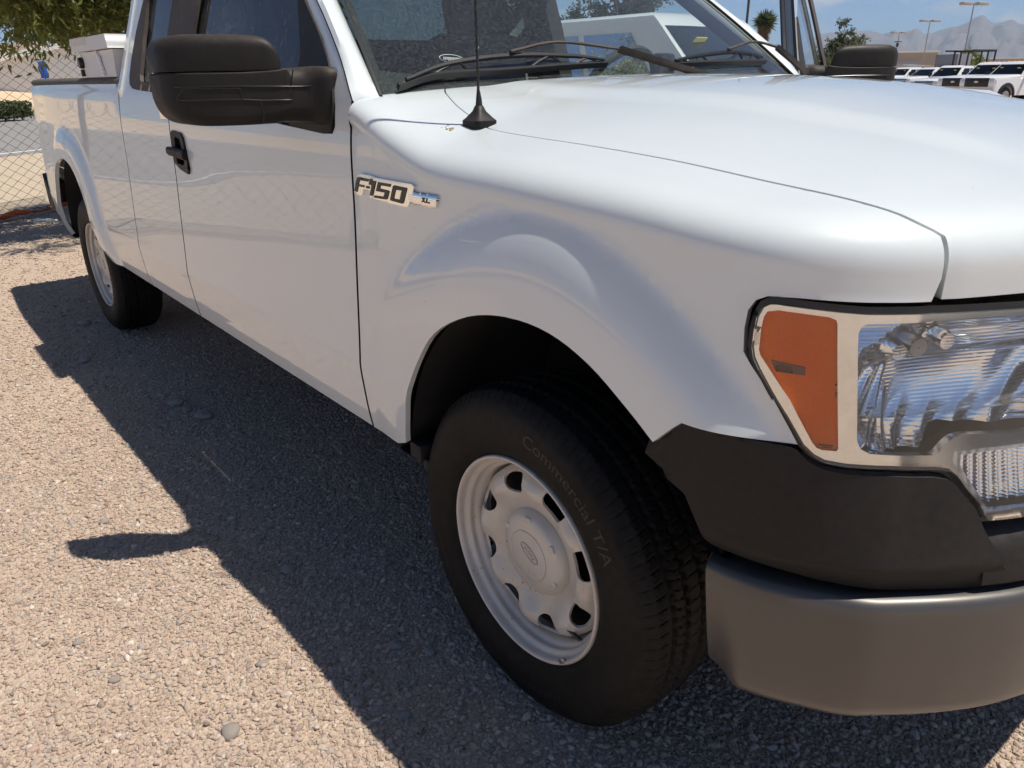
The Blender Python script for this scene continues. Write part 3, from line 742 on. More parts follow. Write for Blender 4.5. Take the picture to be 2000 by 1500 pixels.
for T in (None, MIRROR):
    rd = panel('rear_door', rdoor_o, CAB, M['paint'], truck, step=.025, holes=[rwin_o], T=T, lip=.016, lipmat=M['gasket_and_gap_shade'])  # body-colour flange given a dark lip as painted gap shade
    ring_o = [(-1.8695,1.303),(-2.235,1.316),(-2.305,1.320),(-2.352,1.335),(-2.371,1.362),(-2.381,1.42),(-2.369,1.525),(-2.334,1.635),(-2.28,1.73),(-1.8695,1.743)]
    ring_i = [(-1.962,1.338),(-2.20,1.345),(-2.215,1.348),(-2.232,1.37),(-2.262,1.50),(-2.278,1.62),(-2.275,1.70),(-1.972,1.712)]
    panel('quarter_window_trim', ring_o, gl(-.003), M['trim_plastic'], rd, step=.03, holes=[ring_i], T=T, lip=.014)
    panel('quarter_window_glass', ring_i, gl(.014), M['side_glass'], rd, step=.05, T=T, lip=.003)
    # A pillar and cowl corner
    gA = np.array(cr([(q[0]+.008, q[1]) for q in gapA], 4)); outer = np.c_[gA[:, 0], _cab(gA[:, 1])-.001, gA[:, 1]]
    outer = np.vstack([outer[0]+np.array([.03,.035,-.06]), outer]); t_ = np.r_[-.08, np.linspace(0, 1, len(gA))]
    inner = np.c_[-.548-.692*t_, .066+.179*t_, 1.308+.507*t_]
    kk = np.clip(t_*6+.1, 0, 1)[:, None]; mid = .5*outer+.5*inner+np.array([.012,-.012,.012])*kk
    back = outer+np.array([-.01,.045,-.01]); back2 = inner+np.array([-.05,.02,-.03])
    g = np.stack([back, outer-np.array([0,-.004,0]), outer, (outer+mid)/2+np.array([.003,-.004,.003])*kk, mid, (mid+inner)/2+np.array([.004,-.003,.005])*kk, inner, inner+np.array([-.004,.004,-.012])])
    b = MB(); b.loft(g, caps=False, closed=False); ap = b.build('a_pillar', M['paint'], truck, 50, T)
    b = MB(); b.loft(np.stack([back, back2]), caps=False, closed=False); b.loft(np.stack([back2, inner+np.array([-.004,.004,-.012])]), caps=False, closed=False)
    b.build('pillar_lining', M['interior'], ap, 50, T)
    # bed side
    bo = [(-2.508,.507)]+[(RX+x, z) for x, z in cr([(.558,.507)]+_ra[1:-2][::-1].tolist()+[(-.468,.507)], 4)]+[(-4.64,.56),(-4.74,.60),(-4.775,.70),(-4.775,1.328),(-2.508,1.340)]
    bs = panel('bed_side', bo, SIDE, M['paint'], truck, step=.026, T=T, lip=.02, bstep=.014, lines=[crease(RX, _rra, _rro, q, .1, 3.0) for q in (.985, .80)])
    # rail cap
    xs = np.r_[np.linspace(-2.515, -4.78, 24)]
    secs = []
    for x in xs:
        y0 = float(side_y(x, 1.325))
        secs.append([(x, y0+dy, 1.331+dz-.006*(x+2.5)*0) for dy, dz in ((.001,.006),(.0,.014),(.006,.024),(.02,.031),(.05,.034),(.085,.032),(.10,.024),(.105,.0),(.10,-.03),(.02,-.01))])
    b = MB(); b.loft(secs); b.build('bed_rail_cap', M['rail_plastic'], truck, 60, T, fixn=True)
    # inner bed wall, wheel tub
    b = MB(); b.box((-3.64,.085,1.10), (2.22,.04,.48)); b.build('bed_wall', M['paint'], truck, 0, T)
    # liners
    for cx, rr_, y1 in ((.03,.47,.42),(RX,.49,.42)):
        n = 26; aa = np.linspace(-.55, math.pi+.55, n)
        fa = _fra if cx > -1 else _rra
        rads = np.array([float(fa(np.clip(a if a < math.pi else a-2*math.pi, -3.1, 3.1)))-0 for a in aa]); rads = np.clip(rads, .40, .60)+.010
        rows = []
        for y in (-.004, .10, .22, y1):
            lx = cx+rads*np.cos(aa); rows.append(np.c_[lx, np.full(n, y), np.maximum(.5+rads*np.sin(aa), np.where(lx > .2, .66, .475))])
        b = MB(); b.loft(rows, caps=False, closed=False)
        k = rows[-1]; b.add(np.vstack([k, [[cx, y1, .5]]]), [(i, i+1, n) for i in range(n-1)])
        b.build('wheel_liner', M['liner'], truck, 40, T)
    # bottom flange of the fender behind the wheel, small black bracket
    b = MB(); b.box((-.395,.02,.49), (.05,.045,.05), bev=.008); b.box((-.36,.03,.465), (.03,.05,.03), bev=.006); b.build('liner_bracket', M['liner'], truck, 40, T)
# roof, rear wall of cab, bed bulkhead, tailgate, floor pans
rows = []
for x, zt in ((-1.20,1.795),(-1.27,1.825),(-1.45,1.862),(-1.8,1.885),(-2.2,1.875),(-2.42,1.85),(-2.49,1.80)):
    r = []
    for k in np.linspace(-1, 1, 25):
        y = YC+k*(YC-.178); r.append((x, y, zt-.075*abs(k)**3.2-.02*abs(k)**12))
    rows.append(r)
b = MB(); b.loft(rows, caps=False, closed=False); b.build('roof', M['paint'], truck, 60, fixn=True)
b = MB(); b.loft(np.array(rows)-np.array([0,0,.03]), caps=False, closed=False); b.build('headliner', M['headliner'], truck, 60)
b = MB()
b.prism([(.03,.55),(.0,1.30),(.17,1.76),(1.74,1.76),(1.91,1.30),(1.88,.55)], -2.50, -2.47, 'x')
bw = None
# rear wall with window: frame made of four pieces
def slab(poly, y0, y1): m = MB(); m.prism(poly, y0, y1, 'x'); return m
m = MB()
m.prism([(.02,.55),(.0,1.32),(1.91,1.32),(1.89,.55)], -2.495, -2.455, 'x'); m.prism([(.0,1.318),(.17,1.80),(.30,1.80),(.25,1.318)], -2.494, -2.456, 'x')
m.prism([(1.66,1.318),(1.61,1.80),(1.74,1.80),(1.91,1.318)], -2.494, -2.456, 'x'); m.prism([(.28,1.72),(.29,1.83),(1.62,1.83),(1.63,1.72)], -2.493, -2.457, 'x')
m.build('cab_back', M['paint'], truck, 0, fixn=True)
m = MB(); m.prism([(.25,1.318),(.295,1.725),(1.615,1.725),(1.66,1.318)], -2.479, -2.474, 'x'); m.build('rear_window', M['side_glass'], truck, 0)
m = MB(); m.box((-3.64,YC,.83), (2.24,1.76,.04)); m.build('bed_floor', M['paint'], truck, 0)
m = MB(); m.box((-2.525,YC,1.08), (.03,1.78,.5)); m.build('bed_bulkhead', M['paint'], truck, 0)
m = MB(); m.box((-4.765,YC,1.05), (.05,1.70,.60), bev=.012); m.box((-4.79,YC,1.19), (.012,.22,.07), bev=.004); m.build('tailgate', M['paint'], truck, 40)
# rear bumper with black end pads
S = []
for t_ in np.linspace(-1, 1, 21):
    y = YC+t_*.955; x = -4.86-.12*(1-abs(t_)**6)
    S.append([(x+dx, y, z) for dx, z in ((.10,.60),(0,.62),(-.02,.70),(0,.79),(.10,.80))])
m = MB(); m.loft(S, caps=True); m.build('rear_bumper', M['chrome'], truck, 50, fixn=True)
for T in (None, MIRROR):
    m = MB(); m.loft([[(x+.01, y+.03, z0), (x, y, z0+.006), (x-.004, y-.004, (z0+z1)/2), (x, y, z1-.006), (x+.01, y+.03, z1)] for x, y, z0, z1 in ((-4.62,.012,.585,.66),(-4.68,.0,.575,.72),(-4.76,.006,.572,.80),(-4.88,.045,.59,.805),(-4.94,.12,.60,.805))])
    m.build('rear_bumper_end', M['cover_plastic'], truck, 50, T, fixn=True)
# rocker underside / chassis / axle / floor
m = MB(); m.box((-1.45,YC,.545), (2.0,1.88,.06)); m.box((-2.0,.45,.50), (4.6,.10,.14)); m.box((-2.0,1.46,.50), (4.6,.10,.14)); m.box((.45,YC,.62),(.30,1.3,.30)); m.box((0.05,YC,.85),(.8,.9,.45))
m.tube([(RX,.2,.385),(RX,1.7,.385)], .05, 10); m.tube([(0,.25,.36),(0,1.66,.36)], .04, 10); m.build('chassis', M['underbody'], truck, 0)
m = MB(); m.tube([(-3.9,.35,.46),(-4.5,.30,.47)], .035, 12); m.tube([(-4.5,.30,.47),(-4.62,.24,.45)], .032, 12); m.build('exhaust_pipe', M['steel'], truck, 40)
# ---------------------------------------------------------------- front corner: lamps, covers, bumper, glass, wipers, badge
def offs(poly, d):
    """inset a ccw/cw polygon by d (metric)"""
    P = np.asarray(poly, float); n = len(P)
    A = .5*np.sum(P[:, 0]*np.roll(P[:, 1], -1)-np.roll(P[:, 0], -1)*P[:, 1]); s = 1 if A > 0 else -1
    out = []
    for i in range(n):
        a, b, c = P[i-1], P[i], P[(i+1) % n]
        e1 = (b-a)/(np.linalg.norm(b-a)+1e-9); e2 = (c-b)/(np.linalg.norm(c-b)+1e-9)
        n1 = np.array([-e1[1], e1[0]])*s; n2 = np.array([-e2[1], e2[0]])*s
        m = n1+n2; m /= max(np.linalg.norm(m), .35); k = d/max(.5, float(m@n1)); out.append(b+m*k)
    return np.array(out)
TS = np.array([.072, 1.])
def inset_tau(poly, d): return offs(np.asarray(poly, float)*TS, d)/TS
HLo = [(.968,1.034),(.985,1.053),(1.07,1.070),(1.25,1.0775),(1.414,1.0785),(2.283,1.0750),(3.25,1.0710),(5.0,1.0690),(6.55,1.0640),(8.25,1.0600),(8.32,1.050),(8.30,.765),(8.22,.755),(6.43,.762),(6.10,.764),(6.03,.769),(5.93,.792),(5.756,.811),(5.62,.830),(5.5,.8390),(5.3,.8425),(4.2,.849),(3.2,.8512),(2.75,.8545),(2.50,.862),(2.258,.876),(1.91,.912),(1.514,.9465),(1.19,.977),(1.05,.993),(.985,1.01)]
AMB = [(1.166,1.036),(1.18,1.052),(1.235,1.0605),(1.464,1.0640),(2.0,1.062),(2.506,1.0595),(2.66,1.056),(2.70,1.050),(3.03,.880),(2.99,.8755),(2.70,.8755),(2.58,.878),(2.481,.8855),(1.96,.9427),(1.24,.999),(1.19,1.007)]
MAIN = [(3.08,1.038),(3.13,1.048),(3.25,1.0515),(5.0,1.051),(6.55,1.0495),(8.05,1.046),(8.12,1.036),(8.14,.900),(8.05,.888),(6.774,.884),(5.80,.892),(5.62,.889),(5.50,.880),(5.40,.8705),(5.30,.8665),(3.62,.874),(3.42,.881),(3.33,.893)]
FOG = [(5.74,.866),(6.2,.8665),(7.95,.860),(8.03,.850),(8.02,.790),(7.94,.781),(6.85,.777),(6.28,.780),(6.15,.787),(5.72,.852)]
def fsoff(o): return lambda t, z: FS(t, z, o)
for T in (None, MIRROR):
    hd = panel('headlight', HLo, fsoff(.003), M['gasket_and_gap_shade'], truck, step=.02, sc=TS, T=T, lip=.05, bstep=.010, holes=[inset_tau(HLo, .012)])
    lens_o = inset_tau(HLo, .0075)
    # chrome-grey bezel with three windows
    panel('lamp_bezel', inset_tau(HLo, .009), fsoff(-.002), M['bezel'], hd, step=.012, holes=[inset_tau(AMB, .0015), inset_tau(MAIN, .001), inset_tau(FOG, .001)], sc=TS, T=T, lip=.014, bstep=.008)
    panel('amber_reflector', inset_tau(AMB, -.001), fsoff(.003), M['amber'], hd, step=.010, sc=TS, T=T, lip=.004)
    panel('amber_side_bar', [(1.47,.9945),(2.20,.9885),(2.22,.977),(1.62,.979)], fsoff(.0018), M['amber_dark'], hd, step=.012, sc=TS, T=T, lip=.002)
    for i_, (t0, t1, z0, z1) in enumerate(((2.80,2.93,.9665,.9690),(2.83,2.90,.9555,.9580),(2.62,2.92,.8815,.8833),(2.70,2.90,.8790,.8802))):
        panel('amber_mark', [(t0,z0),(t1,z0),(t1,z1),(t0,z1)], fsoff(.002), M['gasket_and_gap_shade'], hd, step=.02, sc=TS, T=T, lip=0)
    # reflector bowl: faceted parabola with scalloped flutes
    def bowl(t, z):
        t = np.asarray(t, float); z = np.asarray(z, float)
        u = (t-5.7)/2.75; v = (z-.955)/.100
        r2 = np.clip(u*u+v*v*.9, 0, 1.3)
        k = np.floor((z-.86)/.021)
        flute = .010*np.abs(np.sin((t-.9*v)*5.2))*sstep(.05, .5, r2)*(z < .975)
        step_ = .012*(((z-.86)/.032) % 1.)*(z >= .975)*sstep(.05, .6, r2)
        return FS(t, z, .010+.055*np.clip(1-r2, 0, 1)**.8+flute*.8+step_*.8)
    panel('reflector_bowl', inset_tau(MAIN, -.002), bowl, M['reflector'], hd, step=.007, sc=TS, T=T, lip=0)
    def ring(c, ax, r, l, n=20):
        b_ = MB(); b_.lathe([(.001,-l),(r*.75,-l),(r,-l*.8),(r,l*.7),(r*.8,l),(.001,l)], n, 'x'); return b_
    # bulb shields and horizontal shelf
    for (tt_, zz_, r_, l_, m_) in ((4.05,1.006,.013,.030,'chrome'),(4.9,1.010,.016,.030,'steel'),(5.55,1.012,.014,.022,'chrome')):
        c = FS(np.array([tt_]), np.array([zz_]), .045)[0]; b_ = ring(c, None, r_, l_)
        V = np.vstack(b_.V); an = math.radians(-28); R_ = np.array([[math.cos(an), -math.sin(an), 0], [math.sin(an), math.cos(an), 0], [0, 0, 1]])
        b_.V = [V@R_.T+c]; b_.build('bulb_shield', M[m_], hd, 40, T, fixn=True)
    sh = MB()
    tl = np.linspace(3.35, 8.0, 24); f0 = FS(tl, np.full(24, .918), .014); f1 = FS(tl, np.full(24, .905)-.02*np.sin(np.linspace(0, 3.1, 24)), .085)
    sh.loft(np.stack([f0, f1]), caps=False, closed=False); sh.build('reflector_shelf', M['reflector'], hd, 50, T)
    def ribs(t, z): return FS(np.asarray(t, float), np.asarray(z, float), .022+.009*np.abs(np.sin(np.asarray(t, float)*20)))
    panel('turn_lamp', inset_tau(FOG, -.001), ribs, M['reflector'], hd, step=.0028, sc=TS, T=T, lip=0)
    panel('lamp_lens', lens_o, fsoff(-.0085), M['lamp_glass'], hd, step=.015, sc=TS, T=T, lip=.006, bstep=.008)
# --- black cover over the bumper
VAL = [(-.42,.805),(-.30,.842),(-.02,.868),(.15,.8815),(.26,.8835),(2.10,.8775),(2.235,.874),(2.46,.8595),(2.72,.8515),(3.2,.8470),(4.2,.8450),(5.3,.8385),(5.52,.8340),(5.66,.8250),(5.80,.8080),(5.97,.7880),(6.08,.7600),(6.26,.7220),(6.36,.7000),(6.50,.6885),(6.70,.6835),(10.,.678),(10.,.640),(6.87,.6500),(5.66,.6640),(3.97,.669),(2.95,.671),(1.84,.681),(.744,.689),(.60,.697),(.30,.765)]
def vsurf(t, z):
    z = np.asarray(z, float); return FS(t, z, -.006+.55*np.clip(.703-z, 0, 1)+0*z)
for T in (None, MIRROR):
    cv = panel('bumper_cover', VAL, vsurf, M['cover_plastic'], truck, step=.016, sc=TS, T=T, lip=.03, bstep=.010)
    # dusty shelf under the lamp towards the middle
    tl = np.linspace(6.06, 10, 40); g = []
    for zz_, of in ((.775,.06),(.757,.035),(.748,.016),(.738,.004),(.728,.000),(.72,-.001),(.69,-.001),(.672,.004)):
        g.append(FS(tl, np.full(40, zz_), of))
    b = MB(); b.loft(g, caps=False, closed=False); b.build('cover_shelf', M['cover_plastic'], cv, 30, T)
    # top ledge of the cover under the lamp
    tl = np.linspace(2.3, 5.6, 40); zt = np.interp(tl, [2.3,2.46,2.72,3.2,4.2,5.3,5.52,5.6], [.870,.8595,.8515,.8470,.8450,.8385,.8340,.829])
    b = MB(); b.loft([FS(tl, zt, -.0058), FS(tl, zt+.0035, -.001), FS(tl, zt+.004, .02)], caps=False, closed=False); b.build('cover_ledge', M['cover_plastic'], cv, 30, T)
    b = MB(); tl = np.linspace(.75, 10, 60); b.loft([FS(tl, np.full(60, .70), .035), FS(tl, np.full(60, .60), .05)], caps=False, closed=False); b.build('bumper_gap_filler', M['liner'], cv, 30, T)
# bumper: steel face bar swept round both corners
prof = [(.085,.646),(.040,.655),(.018,.659),(.006,.657),(-.003,.652),(-.007,.643),(-.008,.62),(-.008,.58),(-.008,.54),(-.007,.50),(-.005,.466),(-.002,.450),(.006,.438),(.04,.434)]
tl = np.r_[np.linspace(.62, 5, 60), np.linspace(5.1, 10, 40)]
secs = []
for t_ in tl:
    base = [FS(np.array([t_]), np.array([.66]), d_)[0] for d_, z_ in prof]
    tuck = .040*sstep(1.6, .55, t_)
    secs.append([(p_[0], p_[1]+tuck*((.66-z_)/.23), z_) for p_, (d_, z_) in zip(base, prof)])
secs = np.array(secs); far = secs[::-1][1:].copy(); far[:, :, 1] = 2*YC-far[:, :, 1]
allb = np.vstack([secs, far])
b = MB(); b.loft(allb, caps=False, closed=False); b.build('front_bumper', M['bumper'], truck, 60)
# end returns of the bumper
for T in (None, MIRROR):
    e0 = secs[0]; b = MB(); b.loft([e0, e0+np.array([-.006,.012,0]), e0+np.array([-.004,.05,0])], caps=False, closed=False); b.build('bumper_end', M['bumper'], truck, 60, T)
# lower air dam, grille between the lamps
b = MB(); tl = np.linspace(4.5, 10, 50); lo = [FS(tl, np.full(50, .66), .10), FS(tl, np.full(50, .66), .10)]
lo[0][:, 2] = .50; lo[1][:, 2] = .44; b.loft(lo, caps=False, closed=False); k = [q.copy() for q in lo]
for q in k: q[:, 1] = 2*YC-q[:, 1]
b.loft(k, caps=False, closed=False); b.build('air_dam', M['liner'], truck, 40)
gr = MB(); gr.box((.80,YC,.905), (.05,1.0,.30), bev=.02); gr = gr.build('grille', M['cover_plastic'], truck, 40)
for z_ in (.825,.895,.965,1.03):
    b = MB(); b.box((.838,YC,z_), (.03,.96,.028), bev=.008); b.build('grille_bar', M['cover_plastic'], gr, 40)
b = MB(); b.lathe([(.001,-.02),(.085,-.02),(.095,-.01),(.095,.01)], 32, 'x'); V = np.vstack(b.V); V[:, 2] *= .42; b.V = [V*[1,1,1]*[-1,1,1]+np.array([.858,YC,.93])]; b.build('grille_emblem', M['chrome'], gr, 40, fixn=True)
# core filler behind lamps so nothing is seen through the gaps
b = MB(); b.box((.42,YC,.95), (.24,1.50,.22)); b.build('radiator_support', M['liner'], truck, 0)
# --- windshield, frit band, cowl, wipers
uu = np.linspace(-1, 1, 41); vv = np.linspace(0, 1, 21)
ws = grid_mesh('windshield', np.array([WS(np.full(21, u), vv) for u in uu]), M['windshield_glass'], truck, up=(1, 0, 1), lip=0)
fr_ = np.array([WS(np.full(5, u), np.linspace(-.05, .085+.03*u*u, 5), -.004) for u in uu])
grid_mesh('frit_band', fr_, M['black_gap'], ws, up=(1, 0, 1), lip=0)
for sgn in (-1, 1):
    g = np.array([WS(np.linspace(sgn, sgn*.972, 3), np.full(3, v), -.004) for v in np.linspace(0, 1, 20)]); grid_mesh('frit_edge', g, M['black_gap'], ws, up=(1, 0, 1), lip=0)
    P = np.array([WS(np.array([sgn*1.0]), np.array([v]), .004)[0] for v in np.linspace(0, 1, 20)]); b = MB(); b.tube(P, .005, 6); b.build('windshield_seal', M['gasket_and_gap_shade'], ws, 40)
b = MB(); cow = []
for u in np.linspace(-1, 1, 31):
    y = YC+u*.80; xr = -.5605+.02+.085*(1-u*u)
    w0 = WS(np.array([u*.90]), np.array([.02]))[0]
    cow.append([(xr+.02, y, 1.262-.0*u*u), (xr-.02, y, 1.252), (w0[0]+.02, y, w0[2]-.012), (w0[0]-.02, y, w0[2]+.004)])
b.loft(cow, caps=False, closed=False); b.build('cowl_panel', M['trim_plastic'], truck, 30)
def wsp(u, v, o): return WS(np.array([u]), np.array([v]), o)[0]
def wiper(blade, frame, arm, pts_claw):
    w = empty('wiper', tuple(wsp(*arm[-1], 0)), 0, truck); off = np.array(wsp(*arm[-1], 0))
    B = catmull([wsp(u, v, .012) for u, v in blade], 6)-off
    m = MB()
    sec = [[p+np.array([.002,.0,-.008]), p+np.array([.008,0,.005]), p+np.array([-.002,0,.010]), p+np.array([-.007,0,.0])] for p in B]
    m.loft(sec); m.build('wiper_blade', M['wire_black'], w, 30, fixn=True)
    Fm = catmull([wsp(u, v, .024) for u, v in frame], 6)-off
    m = MB(); n_ = len(Fm); rr_ = .0035+.0040*np.sin(np.linspace(.15, 3.0, n_)); m.tube(Fm, rr_, 6)
    for i in pts_claw:
        f = Fm[int(i*(n_-1))]; q = B[int(np.clip(i+.07*(1 if i < .5 else -1), 0, 1)*(len(B)-1))]; q2 = B[int(np.clip(i-.09*(1 if i < .5 else -1), 0, 1)*(len(B)-1))]
        m.tube([q2, (q2+f)/2+np.array([.0,0,.003]), f], .0036, 5); m.tube([q, (q+f)/2+np.array([0,0,.003]), f], .0036, 5)
    m.build('wiper_bridge', M['wire_black'], w, 30)
    A = np.array([wsp(u, v, o) for (u, v), o in zip(arm, (.036, .044, .05, .05))])-off
    A[-1] += np.array([.03, 0, -.035])
    m = MB(); m.tube(catmull(A[:3], 5), .0045, 6); m.loft([[p+np.array([0,-w_,0]), p+np.array([.008,0,.008]), p+np.array([0,w_,0]), p+np.array([-.006,0,-.01])] for p, w_ in zip(np.linspace(A[2], A[3], 6), (.007,.009,.011,.013,.015,.016))])
    m.build('wiper_arm', M['trim_plastic'], w, 30, fixn=True)
wiper([(-.952,.027),(-.832,.084),(-.611,.118),(-.387,.148),(-.206,.164)], [(-.93,.045),(-.79,.118),(-.583,.166),(-.363,.178),(-.222,.168)], [(-.583,.166),(-.395,.205),(-.166,.178),(.21,.115)], (.12,.32,.68,.88))
wiper([(.11,.160),(.28,.164),(.423,.162),(.62,.156),(.816,.1415)], [(.13,.166),(.28,.184),(.511,.196),(.66,.186),(.79,.156)], [(.511,.196),(.77,.215),(.93,.165),(1.02,.06)], (.12,.32,.68,.88))
# maker's oval on the glass: thin ring with two rows of dashes
oc = np.array([.752,.0]); b = MB()
a_ = np.linspace(0, 2*np.pi, 40)
P = np.array([wsp(-.752+.036*math.cos(t)+.012*math.sin(t)*0, .1745+.0165*math.sin(t)-.00*math.cos(t), .0015) for t in a_]); b.tube(P, .0009, 4)
for k in np.linspace(-.024, .024, 11): b.box(wsp(-.752+k, .1745, .0015), (.0022,.003,.006))
for k in np.linspace(-.012, .012, 6): b.box(wsp(-.752+k, .166, .0015), (.0015,.002,.003))
b.build('glass_mark', M['paper'], ws, 0)
# --- antenna on the fender
ax, ay = -.288, .145; az = float(top_z(np.array([ax]), np.array([ay]))[0])
an = empty('antenna', (ax, ay, az), 0, truck)
b = MB()
def rr(x0, x1, y0, y1, z, r, n=5):
    P = []
    for cx, cy, a0 in ((x1-r, y1-r, 0), (x0+r, y1-r, 90), (x0+r, y0+r, 180), (x1-r, y0+r, 270)):
        for k in range(n): a = math.radians(a0+90*k/(n-1)); P.append((cx+r*math.cos(a), cy+r*math.sin(a), z))
    return P
b.loft([rr(-.030,.030,-.027,.027,-.008,.010), rr(-.030,.030,-.027,.027,.008,.010), rr(-.024,.024,-.022,.022,.013,.009), rr(-.013,.013,-.012,.012,.026,.008), rr(-.009,.009,-.009,.009,.036,.0085), rr(-.0075,.0075,-.0075,.0075,.037,.007)])
b.build('antenna_base', M['cover_plastic'], an, 40, fixn=True)
b = MB(); b.tube([(0,0,.034),(0,0,.05),(-.001,0,.065)], [.0075,.006,.0035], 10); b.tube([(-.001,0,.065),(-.006,0,.80)], [.0029,.0022], 8)
tz = np.linspace(.066, .78, 420); th_ = tz*2*np.pi/.018
b.tube(np.c_[-.001-.005*(tz-.065)/.735+.0032*np.cos(th_), .0032*np.sin(th_), tz], .0009, 4, caps=False); b.build('antenna_mast', M['wire_black'], an, 40)
# bird droppings near the antenna
b = MB()
for i in range(9):
    x_, y_ = -.318+rng.normal(0, .010), .088+rng.normal(0, .007); z_ = float(top_z(np.array([x_]), np.array([y_]))[0]); s_ = rng.uniform(.0015, .0042)
    b.lathe([(.0002, s_*.5), (s_*.7, s_*.35), (s_, -.001)], 7, 'z', (x_, y_, z_))
b.build('dried_spatter', simple('spatter', (.36, .30, .14), .9) or M['spatter'], truck, 40)
# --- badge on the fender
BD = {
'F': [(-0.546,1.11),(-0.536,1.132),(-0.53,1.14),(-0.524,1.143),(-0.475,1.1425),(-0.478,1.136),(-0.519,1.135),(-0.524,1.127),(-0.497,1.127),(-0.5,1.1215),(-0.5265,1.1215),(-0.534,1.108)],
'tick': [(-0.469,1.144),(-0.458,1.143),(-0.467,1.13),(-0.477,1.13)], 'dash': [(-0.488,1.127),(-0.472,1.127),(-0.475,1.121),(-0.491,1.121)],
'one': [(-0.459,1.141),(-0.442,1.141),(-0.46,1.107),(-0.474,1.107),(-0.464,1.128),(-0.466,1.132)],
'five': [(-0.435,1.14),(-0.383,1.14),(-0.387,1.133),(-0.424,1.133),(-0.428,1.127),(-0.395,1.126),(-0.391,1.123),(-0.399,1.108),(-0.404,1.105),(-0.456,1.104),(-0.452,1.11),(-0.415,1.111),(-0.41,1.119),(-0.446,1.119)],
'zero': [(-0.371,1.139),(-0.324,1.138),(-0.323,1.135),(-0.338,1.105),(-0.343,1.103),(-0.387,1.105),(-0.39,1.107),(-0.376,1.137)]}
ZH = [(-0.365,1.13),(-0.342,1.13),(-0.351,1.111),(-0.374,1.111)]
PLATE = [(-0.55,1.106),(-0.541,1.124),(-0.528,1.146),(-0.515,1.1505),(-0.456,1.150),(-0.454,1.1475),(-0.37,1.1465),(-0.308,1.1465),(-0.299,1.142),(-0.301,1.134),(-0.317,1.109),(-0.322,1.101),(-0.33,1.098),(-0.397,1.099),(-0.401,1.101),(-0.477,1.102),(-0.471,1.118),(-0.503,1.118),(-0.512,1.103),(-0.533,1.102)]
XLP = [(-0.3165,1.131),(-0.222,1.133),(-0.2185,1.130),(-0.2235,1.108),(-0.236,1.1055),(-0.322,1.107)]
_bx = np.linspace(-.6, -.18, 60)
def fy(x, z):
    x = np.asarray(x, float); w = np.interp(x, _fp[:, 0], _arc); p, n = path(w); z0 = Htop(p[..., 0], p[..., 1])-cgx(p[..., 0])
    s = np.asarray(z, float)/z0
    return FEN(w, np.minimum(s, 1.0))[..., 1]+np.where(s > 1, .0, 0.)
def bsurf(o): return lambda x, z: np.stack([np.asarray(x, float), fy(x, z)-o, np.asarray(z, float)], -1)
bd = panel('badge', PLATE, bsurf(.0065), M['chrome'], truck, step=.006, lip=.007)
def cyl(x, z): return np.stack([np.asarray(x, float), fy(x, z)-.0015-.0055*np.sqrt(np.clip(1-((np.asarray(z, float)-1.1195)/.0145)**2, .05, 1)), np.asarray(z, float)], -1)
panel('badge_bar', XLP, cyl, M['chrome'], bd, step=.004, lip=.006)
for k_, p_ in BD.items():
    panel('badge_letter', offs(p_, .0004), bsurf(.0078), M['badge_black'], bd, step=.006, lip=.0012, holes=[ZH] if k_ == 'zero' else [])
    if k_ == 'zero': panel('badge_letter_counter', offs(ZH, .002), bsurf(.0075), M['chrome'], bd, step=.006, lip=.001)
for p_ in ([(-0.2705,1.1245),(-0.266,1.1245),(-0.258,1.1145),(-0.2625,1.1145)], [(-0.2615,1.1245),(-0.257,1.1245),(-0.268,1.1145),(-0.2725,1.1145)], [(-0.253,1.1245),(-0.2492,1.1245),(-0.252,1.1175),(-0.242,1.1175),(-0.2428,1.1145),(-0.257,1.1145)]):
    panel('badge_letter', p_, lambda x, z: cyl(x, z)+np.array([0,-.0008,0]), M['badge_black'], bd, step=.004, lip=.001)
